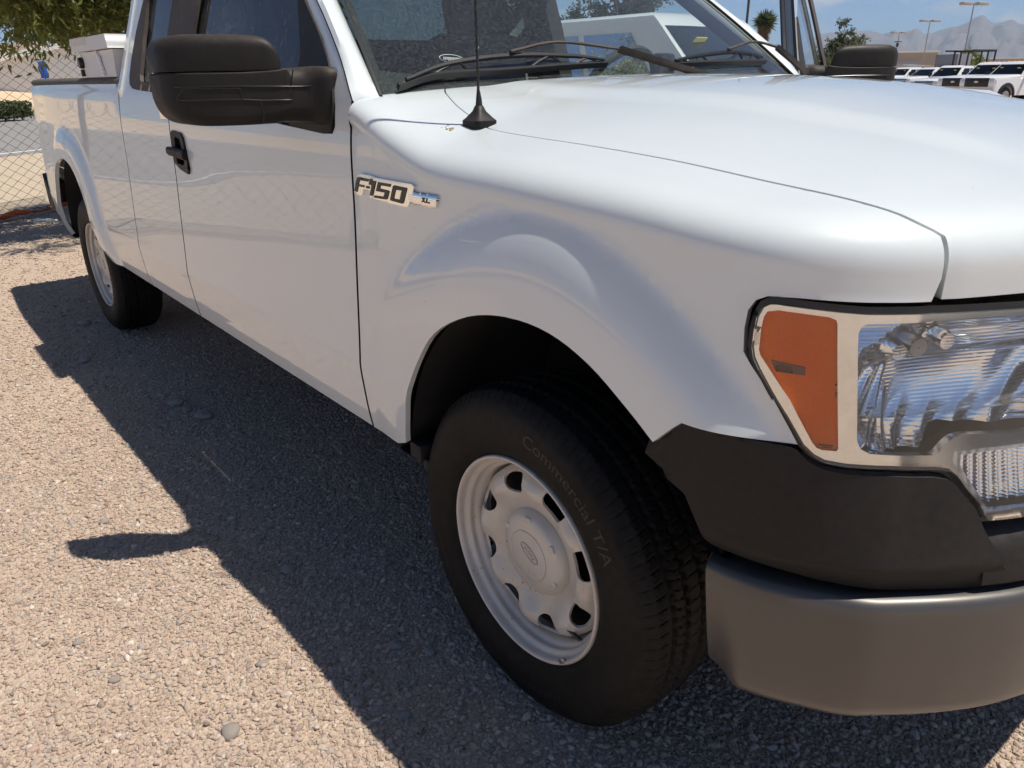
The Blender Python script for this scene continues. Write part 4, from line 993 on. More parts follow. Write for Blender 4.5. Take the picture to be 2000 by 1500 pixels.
# ---------------------------------------------------------------- wheels
TW = .106
def tyre_mesh():
    nA = 960; R0 = .385
    prof = []                                            # (y, r, kind, t)
    sw = catmull([(.010,.230),(.002,.240),(-.006,.252),(-.0135,.275),(-.0165,.303),(-.0145,.328),(-.008,.348),(.000,.360),(.006,.367),(.0125,.3735)], 3)
    for y, r in sw: prof.append((y, r))
    tr = np.linspace(.0165, 2*TW-.0165, 78)
    for y in tr: prof.append((y, R0-.0085*abs((y-TW)/.0935)**2.6))
    for y, r in sw[::-1]: prof.append((2*TW-y, r))
    prof = np.array(prof); m = len(prof)
    A = np.linspace(0, 2*np.pi, nA, endpoint=False)[:, None]; s = A*R0
    y = prof[:, 0][None]; r = prof[:, 1][None]; t = y-TW; at = np.abs(t)
    per = 2*np.pi*R0/96
    ph = 2*np.pi*s/per
    wob = .0022*np.sign(np.sin(ph))*np.abs(np.sin(ph))**.6
    def groove(c, w, amp): return 1-sstep(w*.36, w*.62, np.abs(t-c-amp*wob/.0032*.0032))
    g = np.maximum.reduce([groove(-.058,.0105,.8), groove(.058,.0105,-.8), groove(-.0215,.0115,1.), groove(.0215,.0115,-1.)])
    tread = (at < .0935)
    dep = .0085*g
    # sipes and notches across the ribs
    sp = lambda off, k: 1-sstep(.06, .14, np.abs(((s+off+.3*k*t) % per)/per-.5)*2)
    rib = (at > .029)*(at < .053); dep = np.maximum(dep, .0035*rib*(1-sstep(.05, .12, np.abs(((s+.2*t+.0018*np.sin(t*420)) % (per*.75))/(per*.75)-.5)*2)))
    ribc = (at < .0165); dep = np.maximum(dep, .002*ribc*sp(per*.5, -.5))
    lug = (at > .070); sp2 = 1-sstep(.10, .18, np.abs(((s+per*.25+.25*at) % (per*1.))/per-.5)*2)
    dep = np.maximum(dep, .0028*lug*sp2)
    fine = 1-sstep(.10, .2, np.abs(((s+.3*at) % (per/3))/(per/3)-.5)*2)
    dep = np.maximum(dep, .0018*(at > .072)*fine)
    # shoulder ribs fading down the sidewall
    swm = (at > .0935)*(r > .346); dep = dep*tread + swm*(.0018*sp2*sstep(.350, .366, r)+.0005*fine)
    # sidewall rings
    ring_ = (at > .0935)*(.0010*np.exp(-((r-.3425)/.0012)**2)+.0012*np.exp(-((r-.262)/.0016)**2)+.0008*np.exp(-((r-.2895)/.0009)**2))
    rr_ = r-dep*np.where(tread, 1, .8)
    yy = y+np.where(tread, 0, np.sign(TW-y)*dep*.6-np.sign(TW-y)*ring_)+0*s
    rr_ = rr_+0*s
    V = np.stack([rr_*np.cos(A), yy, rr_*np.sin(A)], -1)      # nA x m
    i = np.arange(nA)[:, None]; j = np.arange(m-1)[None]
    a = (i*m+j); b = ((i+1) % nA)*m+j
    F = np.stack([a, b, b+1, a+1], -1).reshape(-1, 4)
    me = bpy.data.meshes.new('tyre'); nv = nA*m
    me.vertices.add(nv); me.vertices.foreach_set('co', V.reshape(-1))
    me.loops.add(len(F)*4); me.loops.foreach_set('vertex_index', F.reshape(-1).astype(np.int32))
    me.polygons.add(len(F)); me.polygons.foreach_set('loop_start', np.arange(0, len(F)*4, 4, dtype=np.int32)); me.polygons.foreach_set('loop_total', np.full(len(F), 4, dtype=np.int32))
    me.update(); me.validate(); me.polygons.foreach_set('use_smooth', [True]*len(F)); me.set_sharp_from_angle(angle=math.radians(50)); me.materials.append(M['rubber'])
    return me
def arc_text(txt, size, r0, a0, dirn, y_, width=None):
    V, F = text_mesh(txt, size, .0, 0.)
    V = V.copy(); x = V[:, 0]*1.18; rad = r0+V[:, 1]
    a = a0+dirn*x/(r0+size*.35)
    return np.c_[rad*np.cos(a), np.full(len(a), y_)-.0*rad, rad*np.sin(a)], F
def tyre_letters():
    out_ = []
    swp = catmull([(.010,.230),(.002,.240),(-.006,.252),(-.0135,.275),(-.0165,.303),(-.0145,.328),(-.008,.348)], 8)
    for txt, size, a0 in (('Commercial T/A', .038, 84), ('LT245/75R17', .020, 300), ('TUBELESS  RADIAL', .012, 215)):
        V, F = arc_text(txt, size, .2975, math.radians(a0), -1, 0)
        r = np.hypot(V[:, 0], V[:, 2]); V[:, 1] = np.interp(r, swp[:, 1], swp[:, 0])-.0009
        b = MB(); b.add(V, F); out_.append(b)
    return out_
def disc_depth(x, z):
    """steel wheel disc: y depth over the wheel plane"""
    r = np.hypot(x, z); a = np.arctan2(z, x)
    lob = np.cos(8*(a-math.radians(20)))
    base = np.interp(r, [0,.070,.085,.105,.128,.150,.165,.180,.192,.200], [.058,.058,.056,.050,.038,.028,.027,.033,.046,.058])
    return base-.007*lob*np.exp(-((r-.160)/.026)**2)*(-1)+.0
def make_wheel():
    w = empty('wheel', (0, 0, 0), 0, None)
    ty = link(bpy.data.objects.new('tyre', tyre_mesh()), w)
    for tb in tyre_letters():
        o = tb.build('sidewall_lettering', M['rubber_mark'], w, 0); bm = bmesh.new(); bm.from_mesh(o.data)
        for f in bm.faces:
            if f.normal.y > 0: f.normal_flip()
        bm.to_mesh(o.data); bm.free()
    b = MB()
    rp = catmull([(.2355,.009),(.2362,.002),(.2335,-.003),(.2285,-.002),(.2255,.004),(.2235,.014),(.2165,.020),(.2135,.024),(.2125,.034),(.2065,.041),(.2035,.047),(.2010,.060),(.1985,.085),(.1985,.16),(.22,.20),(.235,.21)], 4)
    b.lathe(rp, 120, 'y'); rim = b.build('rim', M['wheel'], w, 50)
    # disc with eight rounded slots
    ao = np.linspace(0, 2*np.pi, 96, endpoint=False)
    outer = np.c_[(.1975+.0035*np.cos(8*(ao-math.radians(20))))*np.cos(ao), (.1975+.0035*np.cos(8*(ao-math.radians(20))))*np.sin(ao)]
    holes = []
    for k in range(8):
        a = math.radians(20+45*k)
        th_ = np.linspace(0, 2*np.pi, 26, endpoint=False); cx_ = np.sign(np.cos(th_))*np.abs(np.cos(th_))**.72; cz_ = np.sign(np.sin(th_))*np.abs(np.sin(th_))**.72
        h = np.c_[.0315*cx_*(1+.20*cz_), .1645+.0235*cz_]
        holes.append(np.c_[h[:, 1]*math.cos(a)-h[:, 0]*math.sin(a), h[:, 1]*math.sin(a)+h[:, 0]*math.cos(a)])
    panel('wheel_disc', outer, lambda x, z: np.stack([np.asarray(x, float), disc_depth(x, z), np.asarray(z, float)], -1), M['wheel'], w, step=.006, holes=holes, lip=.006, bstep=.005)
    b = MB(); b.lathe([(.001,.072),(.1975,.072)], 40, 'y'); b.build('slot_shade_disc', M['liner'], w, 0)  # dark disc added close behind the slots so they look shaded
    # centre cap
    b = MB(); cp = catmull([(.102,.060),(.1005,.050),(.097,.040),(.0895,.031),(.078,.026),(.0655,.0235),(.060,.0230),(.0585,.0245),(.0565,.0246),(.0545,.0232),(.03,.0222),(.0005,.0218)], 4); b.lathe(cp, 72, 'y'); b.build('hub_cap', M['wheel'], w, 40)
    for k in range(6):
        b = MB(); a = math.radians(35+60*k); ca, sa = math.cos(a), math.sin(a); R_ = np.array([[ca, 0, -sa], [0, 1, 0], [sa, 0, ca]])
        b.box(np.array([.083*ca, .0300, .083*sa]), (.017,.008,.019), R_, bev=.003); b.build('hub_cap_lug', M['wheel'], w, 40)
    # oval emblem on the cap, turned with the wheel
    rot_ = math.radians(152); cr_, sr_ = math.cos(rot_), math.sin(rot_)
    def em(px, pz): return np.stack([px*cr_-pz*sr_, np.full(len(px), .0214), px*sr_+pz*cr_], -1)
    a = np.linspace(0, 2*np.pi, 48); b = MB(); q = em(.030*np.cos(a), .0125*np.sin(a)-.012); b.tube(q, .0008, 5, caps=False)
    V, F = text_mesh('Ford', .017, 0, 0.); V = V-np.array([(V[:, 0].min()+V[:, 0].max())/2, (V[:, 1].min()+V[:, 1].max())/2, 0]); sh_ = V[:, 0]*1.15+V[:, 1]*.3
    v3 = em(sh_, V[:, 1]-.012); v3[:, 1] -= .0005; b.add(v3, F); b.build('cap_emblem', M['cap_oval'], w, 0)
    b = MB(); c = np.array([.196*math.cos(math.radians(-42)), .030, .196*math.sin(math.radians(-42))]); b.tube([c+np.array([.006,.01,-.006]), c+np.array([-.028,-.003,.014])], [.0045,.004], 8); b.build('valve_stem', M['gasket_and_gap_shade'], w, 40)
    b = MB(); a = math.radians(-52); c = np.array([.226*math.cos(a), .0, .226*math.sin(a)]); R_ = np.array([[math.cos(a), 0, -math.sin(a)], [0, 1, 0], [math.sin(a), 0, math.cos(a)]]); b.box(c, (.012,.007,.022), R_, bev=.002); b.build('balance_weight', M['steel'], w, 40)
    return w
wheel = make_wheel(); wheel.parent = truck; wheel.location = (0, 0, .385); wheel.rotation_euler = (0, 0, math.radians(-1.2))
for (x, y, rz, ry) in ((RX, .008, 0, .7), (0, 2*YC, math.pi, .3), (RX, 2*YC, math.pi, 1.1)):
    c = copy_tree(wheel, truck); c.location = (x, y, .385); c.rotation_euler = (0, ry, rz)
# ---------------------------------------------------------------- cab interior
m = MB(); secs = []
for u in np.linspace(-1, 1, 15):
    y = YC+u*.80; bl = .10*(1-u*u)
    secs.append([(-.62+bl, y, 1.245), (-.78+bl*.6, y, 1.285), (-.95, y, 1.28-.02*(1-u*u)), (-1.05, y, 1.22), (-1.06, y, .95), (-.95, y, .75), (-.60, y, .75)])
m.loft(secs); m.build('dashboard', M['interior'], truck, 40, fixn=True)
st = empty('steering_wheel', (-1.06, 1.40, 1.265), 0, truck); m = MB()
a = np.linspace(0, 2*np.pi, 40, endpoint=False)
tilt = math.radians(62); e1 = np.array([0, 1., 0]); e2 = np.array([math.cos(tilt), 0, math.sin(tilt)])
P = np.array([.19*(math.cos(t)*e1+math.sin(t)*e2) for t in a]); sec = []
nn = np.cross(e1, e2)
for t, p in zip(np.r_[a, a[0]], np.vstack([P, P[:1]])):
    d_ = p/np.linalg.norm(p); sec.append([p+.015*(math.cos(k)*d_+math.sin(k)*nn) for k in np.linspace(0, 2*np.pi, 8, endpoint=False)])
m.loft(sec, caps=False); m.build('rim', M['interior'], st, 40)
m = MB()
for k in (-.35, math.pi+.35, -math.pi/2): m.tube([np.zeros(3), .185*(math.cos(k)*e1+math.sin(k)*e2)], .016, 6)
m.lathe([(.001,-.03),(.06,-.03),(.07,.0),(.06,.03),(.001,.03)], 16, 'x'); m.build('hub', M['interior'], st, 40)
for y in (.50, 1.41):
    s_ = empty('seat', (-1.60, y, .80), 0, truck); m = MB()
    m.box((.05,0,.10), (.52,.50,.16), bev=.05); m.build('cushion', M['seat_cloth'], s_, 40)
    m = MB(); an_ = math.radians(-16); R_ = np.array([[math.cos(an_), 0, math.sin(an_)], [0, 1, 0], [-math.sin(an_), 0, math.cos(an_)]])
    m.box((-.27,0,.42), (.14,.50,.62), R_, bev=.05); m.build('backrest', M['seat_cloth'], s_, 40)
    m = MB(); m.box((-.37,0,.80), (.10,.27,.20), R_, bev=.04); m.tube([(-.35,-.07,.66),(-.37,-.07,.76)], .007, 6); m.tube([(-.35,.07,.66),(-.37,.07,.76)], .007, 6); m.build('headrest', M['seat_cloth'], s_, 40)
m = MB(); m.box((-2.30,YC,1.05), (.16,1.5,.62), bev=.05); m.box((-2.12,YC,.86), (.45,1.5,.14), bev=.04); m.build('rear_bench', M['seat_cloth'], truck, 40)
# far B-pillar
m = MB(); P = [(z_, float(_cab(z_))) for z_ in (.6, 1.3, 1.55, 1.78)]
for T in (None, MIRROR):
    m = MB(); m.loft([[(-1.78, y_+.02, z_), (-1.95, y_+.02, z_), (-1.95, y_+.10, z_), (-1.78, y_+.10, z_)] for z_, y_ in P]); m.build('b_pillar', M['interior'], truck, 0, T, fixn=True)
m = MB(); pz = 1.302
m.add([(-.72,.90,1.306),(-.66,1.02,1.300),(-.78,1.20,1.310),(-.86,1.06,1.314)], [(0,1,2,3)]); m.add([(-.70,1.16,1.304),(-.66,1.32,1.300),(-.80,1.36,1.312),(-.84,1.20,1.316)], [(0,1,2,3)])
pp_ = m.build('loose_paper', M['paper'], None, 0); pp_.name = 'loose_paper'; tag(pp_, 'pale loose paper sheets lying on the dashboard behind the windshield', 'paper')
# ---------------------------------------------------------------- setting
def ray(u, v): return _f+_r*((u-1000)/FPX)+_d*((v-750)/FPX)
def at(u, Z, v=140.):                                   # ground position in direction of photo column u at depth Z
    d = ray(u, v); return CAM[:2]+d[:2]*Z
def hz(u): 
    a, b = ray(u, 0)[2], ray(u, 1500)[2]; return 1500*a/(a-b)
def zat(u, v, Z): return CAM[2]+(ray(u, v)*Z)[2]
def lot_z(x, y): return -.32*sstep(7, 34, y)
# ground sheet
M['gravel'], t = mat('gravel_ground', (.4, .35, .3), .9, Specular_IOR_Level=.2)
c = t.coord()
v1 = t.n('ShaderNodeTexVoronoi', {'Scale': 120., 'Vector': c}); v2 = t.n('ShaderNodeTexVoronoi', {'Scale': 260., 'Vector': c})
sepc = t.n('ShaderNodeSeparateColor', {0: v1.outputs['Color']}).outputs[0]; sep2 = t.n('ShaderNodeSeparateColor', {0: v2.outputs['Color']}).outputs[0]
stones = t.ramp(sepc, ((.0, (0.298, 0.229, 0.181)), (.2, (0.459, 0.356, 0.279)), (.4, (0.528, 0.413, 0.320)), (.55, (0.413, 0.356, 0.315)), (.7, (0.573, 0.446, 0.351)), (.85, (0.481, 0.343, 0.272)), (1., (0.643, 0.539, 0.447))))
fine = t.ramp(sep2, ((.0, (0.378, 0.287, 0.217)), (.5, (0.516, 0.395, 0.302)), (1., (0.608, 0.481, 0.375))))
big = t.noise(1.3, 6, .6, c).outputs[0]
colr = t.mix(t.ramp(v1.outputs['Distance'], ((.25, 0.), (.6, .85))), stones, fine)
colr = t.mix(t.ramp(big, ((.52, 0.), (.72, .7))), colr, (.52, .39, .25))
t.set(Base_Color=colr)
hgt = t.math('ADD', t.math('MULTIPLY', v1.outputs['Distance'], -1.0), t.math('MULTIPLY', v2.outputs['Distance'], -.4))
t.bump(hgt, .6, .004)
def axis_pts(lo, hi, near, step, far=1.35):
    a = [near[0]]
    while a[-1] < near[1]: a.append(a[-1]+step)
    s = step
    while a[-1] < hi: s *= far; a.append(a[-1]+s)
    b = [near[0]]; s = step
    while b[-1] > lo: s *= far; b.append(b[-1]-s)
    return np.array(b[1:][::-1]+a)
gx = axis_pts(-9000, 9000, (-12, 4), .5); gy = axis_pts(-9000, 9000, (-6, 40), 1.)
X, Y = np.meshgrid(gx, gy, indexing='ij'); Zg = lot_z(X, Y)
nearm = np.exp(-((X+2)**2+(Y-.5)**2)/60.); nz = .0
V = np.stack([X, Y, Zg], -1).reshape(-1, 3); nb = len(gy)
F = [(i*nb+j, (i+1)*nb+j, (i+1)*nb+j+1, i*nb+j+1) for i in range(len(gx)-1) for j in range(nb-1)]
ground = tag(mesh('ground', V, F, M['gravel'], None, 60), kind='structure')
# scattered pebbles: one object of uncountable stuff, instanced on points
M['pebble'], t = mat('pebble', (.4, .35, .3), .85, Specular_IOR_Level=.25)
rnd = t.n('ShaderNodeObjectInfo').outputs['Random']
t.set(Base_Color=t.ramp(rnd, ((.0, (0.287, 0.217, 0.176)), (.1, (0.436, 0.338, 0.267)), (.25, (0.528, 0.407, 0.315)), (.38, (0.481, 0.383, 0.308)), (.5, (0.573, 0.446, 0.345)), (.6, (0.413, 0.366, 0.333)), (.7, (0.528, 0.366, 0.285)), (.8, (0.596, 0.492, 0.400)), (.92, (0.459, 0.327, 0.261)), (1., (0.711, 0.619, 0.533)))))
t.bump(t.noise(3.0, 3, .6, t.coord()).outputs[0], .4, .01)
def in_view(x, y, m=.18):
    dx, dy, dz = x-CAM[0], y-CAM[1], -CAM[2]
    zf = dx*_f[0]+dy*_f[1]+dz*_f[2]; uu_ = (dx*_r[0]+dy*_r[1]+dz*_r[2])/zf*FPX; vv_ = (dx*_d[0]+dy*_d[1]+dz*_d[2])/zf*FPX
    return (zf > .3) & (np.abs(uu_) < 1000*(1+m)) & (np.abs(vv_) < 750*(1+m))
pts = []
def scatter(n, x0, x1, y0, y1, dens):
    N = int((x1-x0)*(y1-y0)*n); x = rng.uniform(x0, x1, N); y = rng.uniform(y0, y1, N)
    r = np.hypot(x-CAM[0], y-CAM[1]); k = in_view(x, y) & (rng.uniform(0, 1, N) < dens(r)); return np.c_[x[k], y[k], r[k]]
P = scatter(23000, -9.5, 1.6, -1.6, 1.5, lambda r: np.clip(1.0/(1+np.exp((r-2.7)/.45))+.30/(1+np.exp((r-4.6)/.7))+.05, 0, 1))
pat = np.zeros(len(P))
for k_ in range(7):
    a_ = rng.uniform(0, 6.28); f_ = 2.2*1.35**k_; pat += np.sin(f_*(P[:, 0]*math.cos(a_)+P[:, 1]*math.sin(a_))+rng.uniform(0, 6.28))*.8**k_
P = P[rng.uniform(0, 1, len(P)) < np.clip(1.05-.42*np.clip(pat-.9, 0, 2), .25, 1)]
NP = len(P)
sz = np.clip(np.exp(rng.normal(math.log(.0036), .38, NP)), .0016, .0095)*(1+.10*np.clip(P[:, 2]-2.2, 0, 4))
me = bpy.data.meshes.new('gravel'); me.from_pydata(np.c_[P[:, :2], sz*.25].tolist(), [], [])
def pattr(name, typ, data):
    a = me.attributes.new(name, typ, 'POINT'); a.data.foreach_set('value' if typ == 'FLOAT' else 'vector', np.asarray(data, np.float32).ravel())
pattr('rot', 'FLOAT_VECTOR', np.c_[rng.normal(0, .35, NP), rng.normal(0, .35, NP), rng.uniform(0, 6.28, NP)])
asp = rng.uniform(.65, 1.0, NP); pattr('scl', 'FLOAT_VECTOR', np.c_[sz*rng.uniform(1., 1.35, NP), sz*asp, sz*rng.uniform(.45, .8, NP)])
gravel = link(bpy.data.objects.new('gravel', me)); tag(gravel, 'fine tan and grey gravel pebbles covering the lot', 'gravel', kind='stuff')
ng = bpy.data.node_groups.new('pebbles', 'GeometryNodeTree'); ng.interface.new_socket('Geometry', in_out='INPUT', socket_type='NodeSocketGeometry'); ng.interface.new_socket('Geometry', in_out='OUTPUT', socket_type='NodeSocketGeometry')
def gn(tp, **k):
    n = ng.nodes.new(tp)
    for a, b in k.items(): setattr(n, a, b)
    return n
gi, go = gn('NodeGroupInput'), gn('NodeGroupOutput'); iop = gn('GeometryNodeInstanceOnPoints'); joinv = gn('GeometryNodeGeometryToInstance')
for i in range(5):
    ic = gn('GeometryNodeMeshIcoSphere'); ic.inputs['Radius'].default_value = 1.; ic.inputs['Subdivisions'].default_value = 2
    nsx = gn('ShaderNodeTexNoise', noise_dimensions='4D'); nsx.inputs['Scale'].default_value = .9; nsx.inputs['W'].default_value = i*7.3; nsx.inputs['Detail'].default_value = 1.5
    vm = gn('ShaderNodeVectorMath', operation='SUBTRACT'); vm.inputs[1].default_value = (.5, .5, .5); ng.links.new(nsx.outputs['Color'], vm.inputs[0])
    vs = gn('ShaderNodeVectorMath', operation='SCALE'); vs.inputs['Scale'].default_value = 1.7; ng.links.new(vm.outputs[0], vs.inputs[0])
    sp = gn('GeometryNodeSetPosition'); ng.links.new(ic.outputs['Mesh'], sp.inputs['Geometry']); ng.links.new(vs.outputs[0], sp.inputs['Offset'])
    sm = gn('GeometryNodeSetShadeSmooth'); ng.links.new(sp.outputs[0], sm.inputs[0])
    mt = gn('GeometryNodeSetMaterial'); mt.inputs['Material'].default_value = M['pebble']; ng.links.new(sm.outputs[0], mt.inputs[0]); ng.links.new(mt.outputs[0], joinv.inputs[0])
ar = gn('GeometryNodeInputNamedAttribute', data_type='FLOAT_VECTOR'); ar.inputs['Name'].default_value = 'rot'
asl = gn('GeometryNodeInputNamedAttribute', data_type='FLOAT_VECTOR'); asl.inputs['Name'].default_value = 'scl'
iop.inputs['Pick Instance'].default_value = True
ng.links.new(gi.outputs[0], iop.inputs['Points']); ng.links.new(joinv.outputs[0], iop.inputs['Instance']); ng.links.new(ar.outputs[0], iop.inputs['Rotation']); ng.links.new(asl.outputs[0], iop.inputs['Scale']); ng.links.new(iop.outputs[0], go.inputs[0])
md = gravel.modifiers.new('pebbles', 'NODES'); md.node_group = ng
# larger loose stones
M['stone'], t = mat('stone', (.34, .29, .25), .85)
t.set(Base_Color=t.mix(t.noise(18., 5, .6, t.coord()).outputs[0], (.24, .21, .195), (.44, .37, .31))); t.bump(t.noise(60., 5, .6, t.coord()).outputs[0], .5, .004)
def blob(seed, n=2):
    bm = bmesh.new(); bmesh.ops.create_icosphere(bm, subdivisions=n, radius=1.)
    r_ = np.random.default_rng(seed); ks = r_.normal(0, 1, (5, 3)); ph_ = r_.uniform(0, 6, 5)
    for v in bm.verts:
        p = np.array(v.co); v.co = Vector(p*(1+.11*sum(math.sin(1.7*(p@k)+q) for k, q in zip(ks, ph_))/1.6))
    V = np.array([v.co[:] for v in bm.verts]); bm.verts.index_update(); F = [[v.index for v in f.verts] for f in bm.faces]; bm.free(); return V, F
stone_me = []
for i in range(4):
    V, F = blob(20+i); o = mesh('stone', V, F, M['stone'], None, 60); stone_me.append(o.data); bpy.data.objects.remove(o)
for i, (x, y, s) in enumerate([(-.814,-.207,.020),(-2.303,-.065,.030),(-2.20,-.050,.022),(-2.086,-.026,.034),(-.233,-.301,.016),(-.259,-.082,.015),(-.128,-.241,.012),(-.346,-.56,.020),(-.684,-.719,.013),(-.885,-.753,.013),(-.339,-.138,.016),(-1.465,-.557,.014),(-3.2,-.25,.030),(-3.9,-.10,.034),(-4.3,-.62,.04),(-2.9,-.72,.030),(.62,.22,.020),(.74,.42,.022),(-.50,-.42,.012),(.30,-.18,.017),(-.05,-.55,.014)]):
    o = link(bpy.data.objects.new('stone', stone_me[i % 4]), ground); o.location = (x, y, s*.30); o.scale = (s*1.25, s, s*.62); o.rotation_euler = (0, 0, i*1.3)
# ---- beyond the fence: road, kerb, pavement, sandy yard
M['asphalt'], t = mat('asphalt', (.16, .15, .145), .85)
t.set(Base_Color=t.mix(t.noise(2., 7, .7, t.coord()).outputs[0], (.21, .20, .195), (.33, .31, .29)))
M['concrete'], t = mat('concrete', (.5, .47, .42), .85); t.set(Base_Color=t.mix(t.noise(3., 6, .6, t.coord()).outputs[0], (.44, .41, .37), (.58, .54, .48)))
M['dirt'], t = mat('pale_dirt', (.5, .4, .3), .95); t.set(Base_Color=t.mix(t.noise(2.4, 8, .7, t.coord()).outputs[0], (.42, .33, .24), (.60, .49, .36)))
M['sand'], t = mat('sandy_yard', (.62, .47, .31), .95); t.set(Base_Color=t.mix(t.noise(.9, 8, .7, t.coord()).outputs[0], (.56, .41, .27), (.70, .55, .38)))
simple('line_paint', (.75, .74, .70), .8)
FD = np.array([-.555, .832]); FN = np.array([-.832, -.555])          # along the fence, and outward across the road
F0 = np.array([-8.56, .14])
def strip(name, a, b, s0, s1, z, m):
    P = [F0+FD*s0+FN*a, F0+FD*s1+FN*a, F0+FD*s1+FN*b, F0+FD*s0+FN*b]
    o = mesh(name, [(p[0], p[1], z) for p in P], [(0, 1, 2, 3)], m, None, 0)
    if o.data.polygons[0].normal.z < 0: o.data.flip_normals()
    return tag(o, kind='structure')
strip('verge', .25, 6.4, -80, 80, .004, M['dirt']); strip('road', 6.4, 21.5, -120, 120, .008, M['asphalt'])
strip('road_edge_line', 6.9, 7.05, -120, 120, .012, M['line_paint'])
m = MB()
for a, b in ((21.5, 21.75),):
    P = [F0+FD*s+FN*q for s, q in ((-120, a), (120, a), (120, b), (-120, b))]
    m.prism([(p[0], p[1]) for p in P], .0, .15, 'z')
tag(m.build('kerb', M['concrete'], None, 0, fixn=True), kind='structure')
strip('pavement', 21.75, 23.6, -120, 120, .145, M['concrete'])
P_ = []
for s_ in (-60, 60):
    for q_, z_ in ((23.6, .14), (24.2, .30), (30., 1.25), (34., 1.55), (75., 1.6)): P_.append((*(F0+FD*s_+FN*q_), z_))
yd = mesh('yard', P_, [(i, i+1, i+6, i+5) for i in range(4)], M['sand'], None, 60)
if yd.data.polygons[0].normal.z < 0: yd.data.flip_normals()
tag(yd, kind='structure')
# ---- chain-link fence
M['wire'], t = mat('weathered_wire', (.05, .042, .036), .7)
fence = empty('chain_link_fence', (F0[0], F0[1], 0), math.atan2(FD[1], FD[0]))
tag(fence, 'chain-link fence behind the pickup tail, gravel lot edge', 'fence')
PW, PH = .082, .096; nseg = 50
wm = []
for ph in (0, 1):
    pts_ = [((i+ph) % 2*PW, .003*(1 if i % 2 else -1), .03+i*PH/2) for i in range(nseg+1)]
    b = MB(); b.tube(pts_, .0036, 4); o = b.build('wire', M['wire'], None, 0); wm.append(o.data); bpy.data.objects.remove(o)
for k in range(-50, 62):
    o = link(bpy.data.objects.new('wire', wm[k % 2]), fence); o.location = (k*PW, 0, 0)
for s in (-4.0, -1.3, 2.05, 4.9):
    b = MB(); b.tube([(s, .05, 0), (s, .05, 2.50)], .03, 10); b.lathe([(.034, 2.47), (.034, 2.51), (.02, 2.53), (.001, 2.535)], 10, 'z', (s, .05, 0)); b.build('post', M['steel'], fence, 40)
b = MB(); b.tube([(-4.1, .03, 2.44), (5.05, .03, 2.44)], .021, 8); b.build('top_rail', M['steel'], fence, 40)
b = MB(); b.tube([(-4.1, .005, .06), (5.05, .005, .06)], .003, 5); b.build('bottom_wire', M['wire'], fence, 0)
# orange netting lying along the foot of the fence
M['orange'], t = mat('orange_netting', (.75, .18, .05), .7)
t.set(Base_Color=t.mix(t.noise(9., 5, .6, t.coord()).outputs[0], (.80, .20, .05), (.55, .17, .08)))
net = empty('safety_netting', (F0[0], F0[1], 0), math.atan2(FD[1], FD[0])); tag(net, 'strip of orange safety netting crumpled along the foot of the fence', 'netting')
m = MB(); xs = np.linspace(-1.5, 2.6, 70); rows = []
for j, q in enumerate(np.linspace(0, 1, 6)):
    rows.append([(x, -.06-.10*q-.03*math.sin(x*7+q*3), .012+.05*q*(1+.6*math.sin(x*9+2*q))+.03*abs(math.sin(x*23+j*1.7))) for x in xs])
m.loft(rows, caps=False, closed=False); m.build('netting_sheet', M['orange'], net, 0)
# crushed clear bottle
glass('bottle_plastic', (.92, .95, .96), (.75, .77, .78), .35, 40.)
bt = empty('plastic_bottle', (-7.96, .40, .032), math.radians(62)); tag(bt, 'crushed clear plastic bottle lying on the shaded ground by the fence', 'bottle')
secs = []
for x, r in ((-.11, .012), (-.105, .030), (-.06, .033), (-.02, .024), (.02, .032), (.06, .030), (.085, .016), (.10, .013)):
    secs.append([(x, r*math.cos(a), r*.8*math.sin(a)+.004*math.sin(a*3+x*40)) for a in np.linspace(0, 2*np.pi, 14, endpoint=False)])
m = MB(); m.loft(secs); m.build('bottle_body', M['bottle_plastic'], bt, 40, fixn=True)
m = MB(); m.lathe([(.001, .10), (.015, .10), (.015, .118), (.001, .118)], 12, 'x'); m.build('bottle_cap', M['paper'], bt, 40, fixn=True)
# ---- tool chest in the bed
M['chest'], t = mat('white_tread_plate', (.80, .80, .80), .5)
chest = empty('tool_chest', (-2.78, .0, 1.35)); tag(chest, 'white ribbed metal tool chest across the pickup bed behind the cab', 'tool chest')
t.bump(t.n('ShaderNodeTexWave', {'Scale': 26., 'Distortion': .3, 'Vector': t.coord()}, bands_direction='X').outputs['Fac'], .8, .004)
m = MB(); m.prism([(-.30,.014),(-.328,.118),(.24,.118),(.22,.014)], .02, 1.86, 'y'); m.build('chest_body', M['chest'], chest, 0, fixn=True)
m = MB(); m.prism([(-.388,.122),(-.384,.146),(-.352,.174),(.24,.174),(.255,.122)], .0, 1.88, 'y'); m.build('chest_lid', M['chest'], chest, 0, fixn=True)
m = MB()
for i in range(13): m.box((-.345+i*.022,-.004,.160), (.004,.012,.03), np.array([[1,0,.5],[0,1,0],[0,0,1]]))
m.build('lid_ridge', M['chest'], chest, 0)
m = MB(); m.lathe([(.001,-.016),(.020,-.016),(.024,-.008),(.024,.004)], 16, 'y', (-.305,.016,.076)); m.box((-.315,.016,.034), (.018,.02,.03), bev=.003); m.build('chest_latch', M['gasket_and_gap_shade'], chest, 40, fixn=True)
m = MB(); R_ = np.array([[math.cos(.7), 0, math.sin(.7)], [0, 1, 0], [-math.sin(.7), 0, math.cos(.7)]])
for i in range(5): m.box((.02+i*.010,.012,.100-i*.018), (.055-.006*i,.008,.009), R_)
simple('bright_white', (.92, .92, .92), .4); m.build('wing_emblem', M['bright_white'], chest, 0)
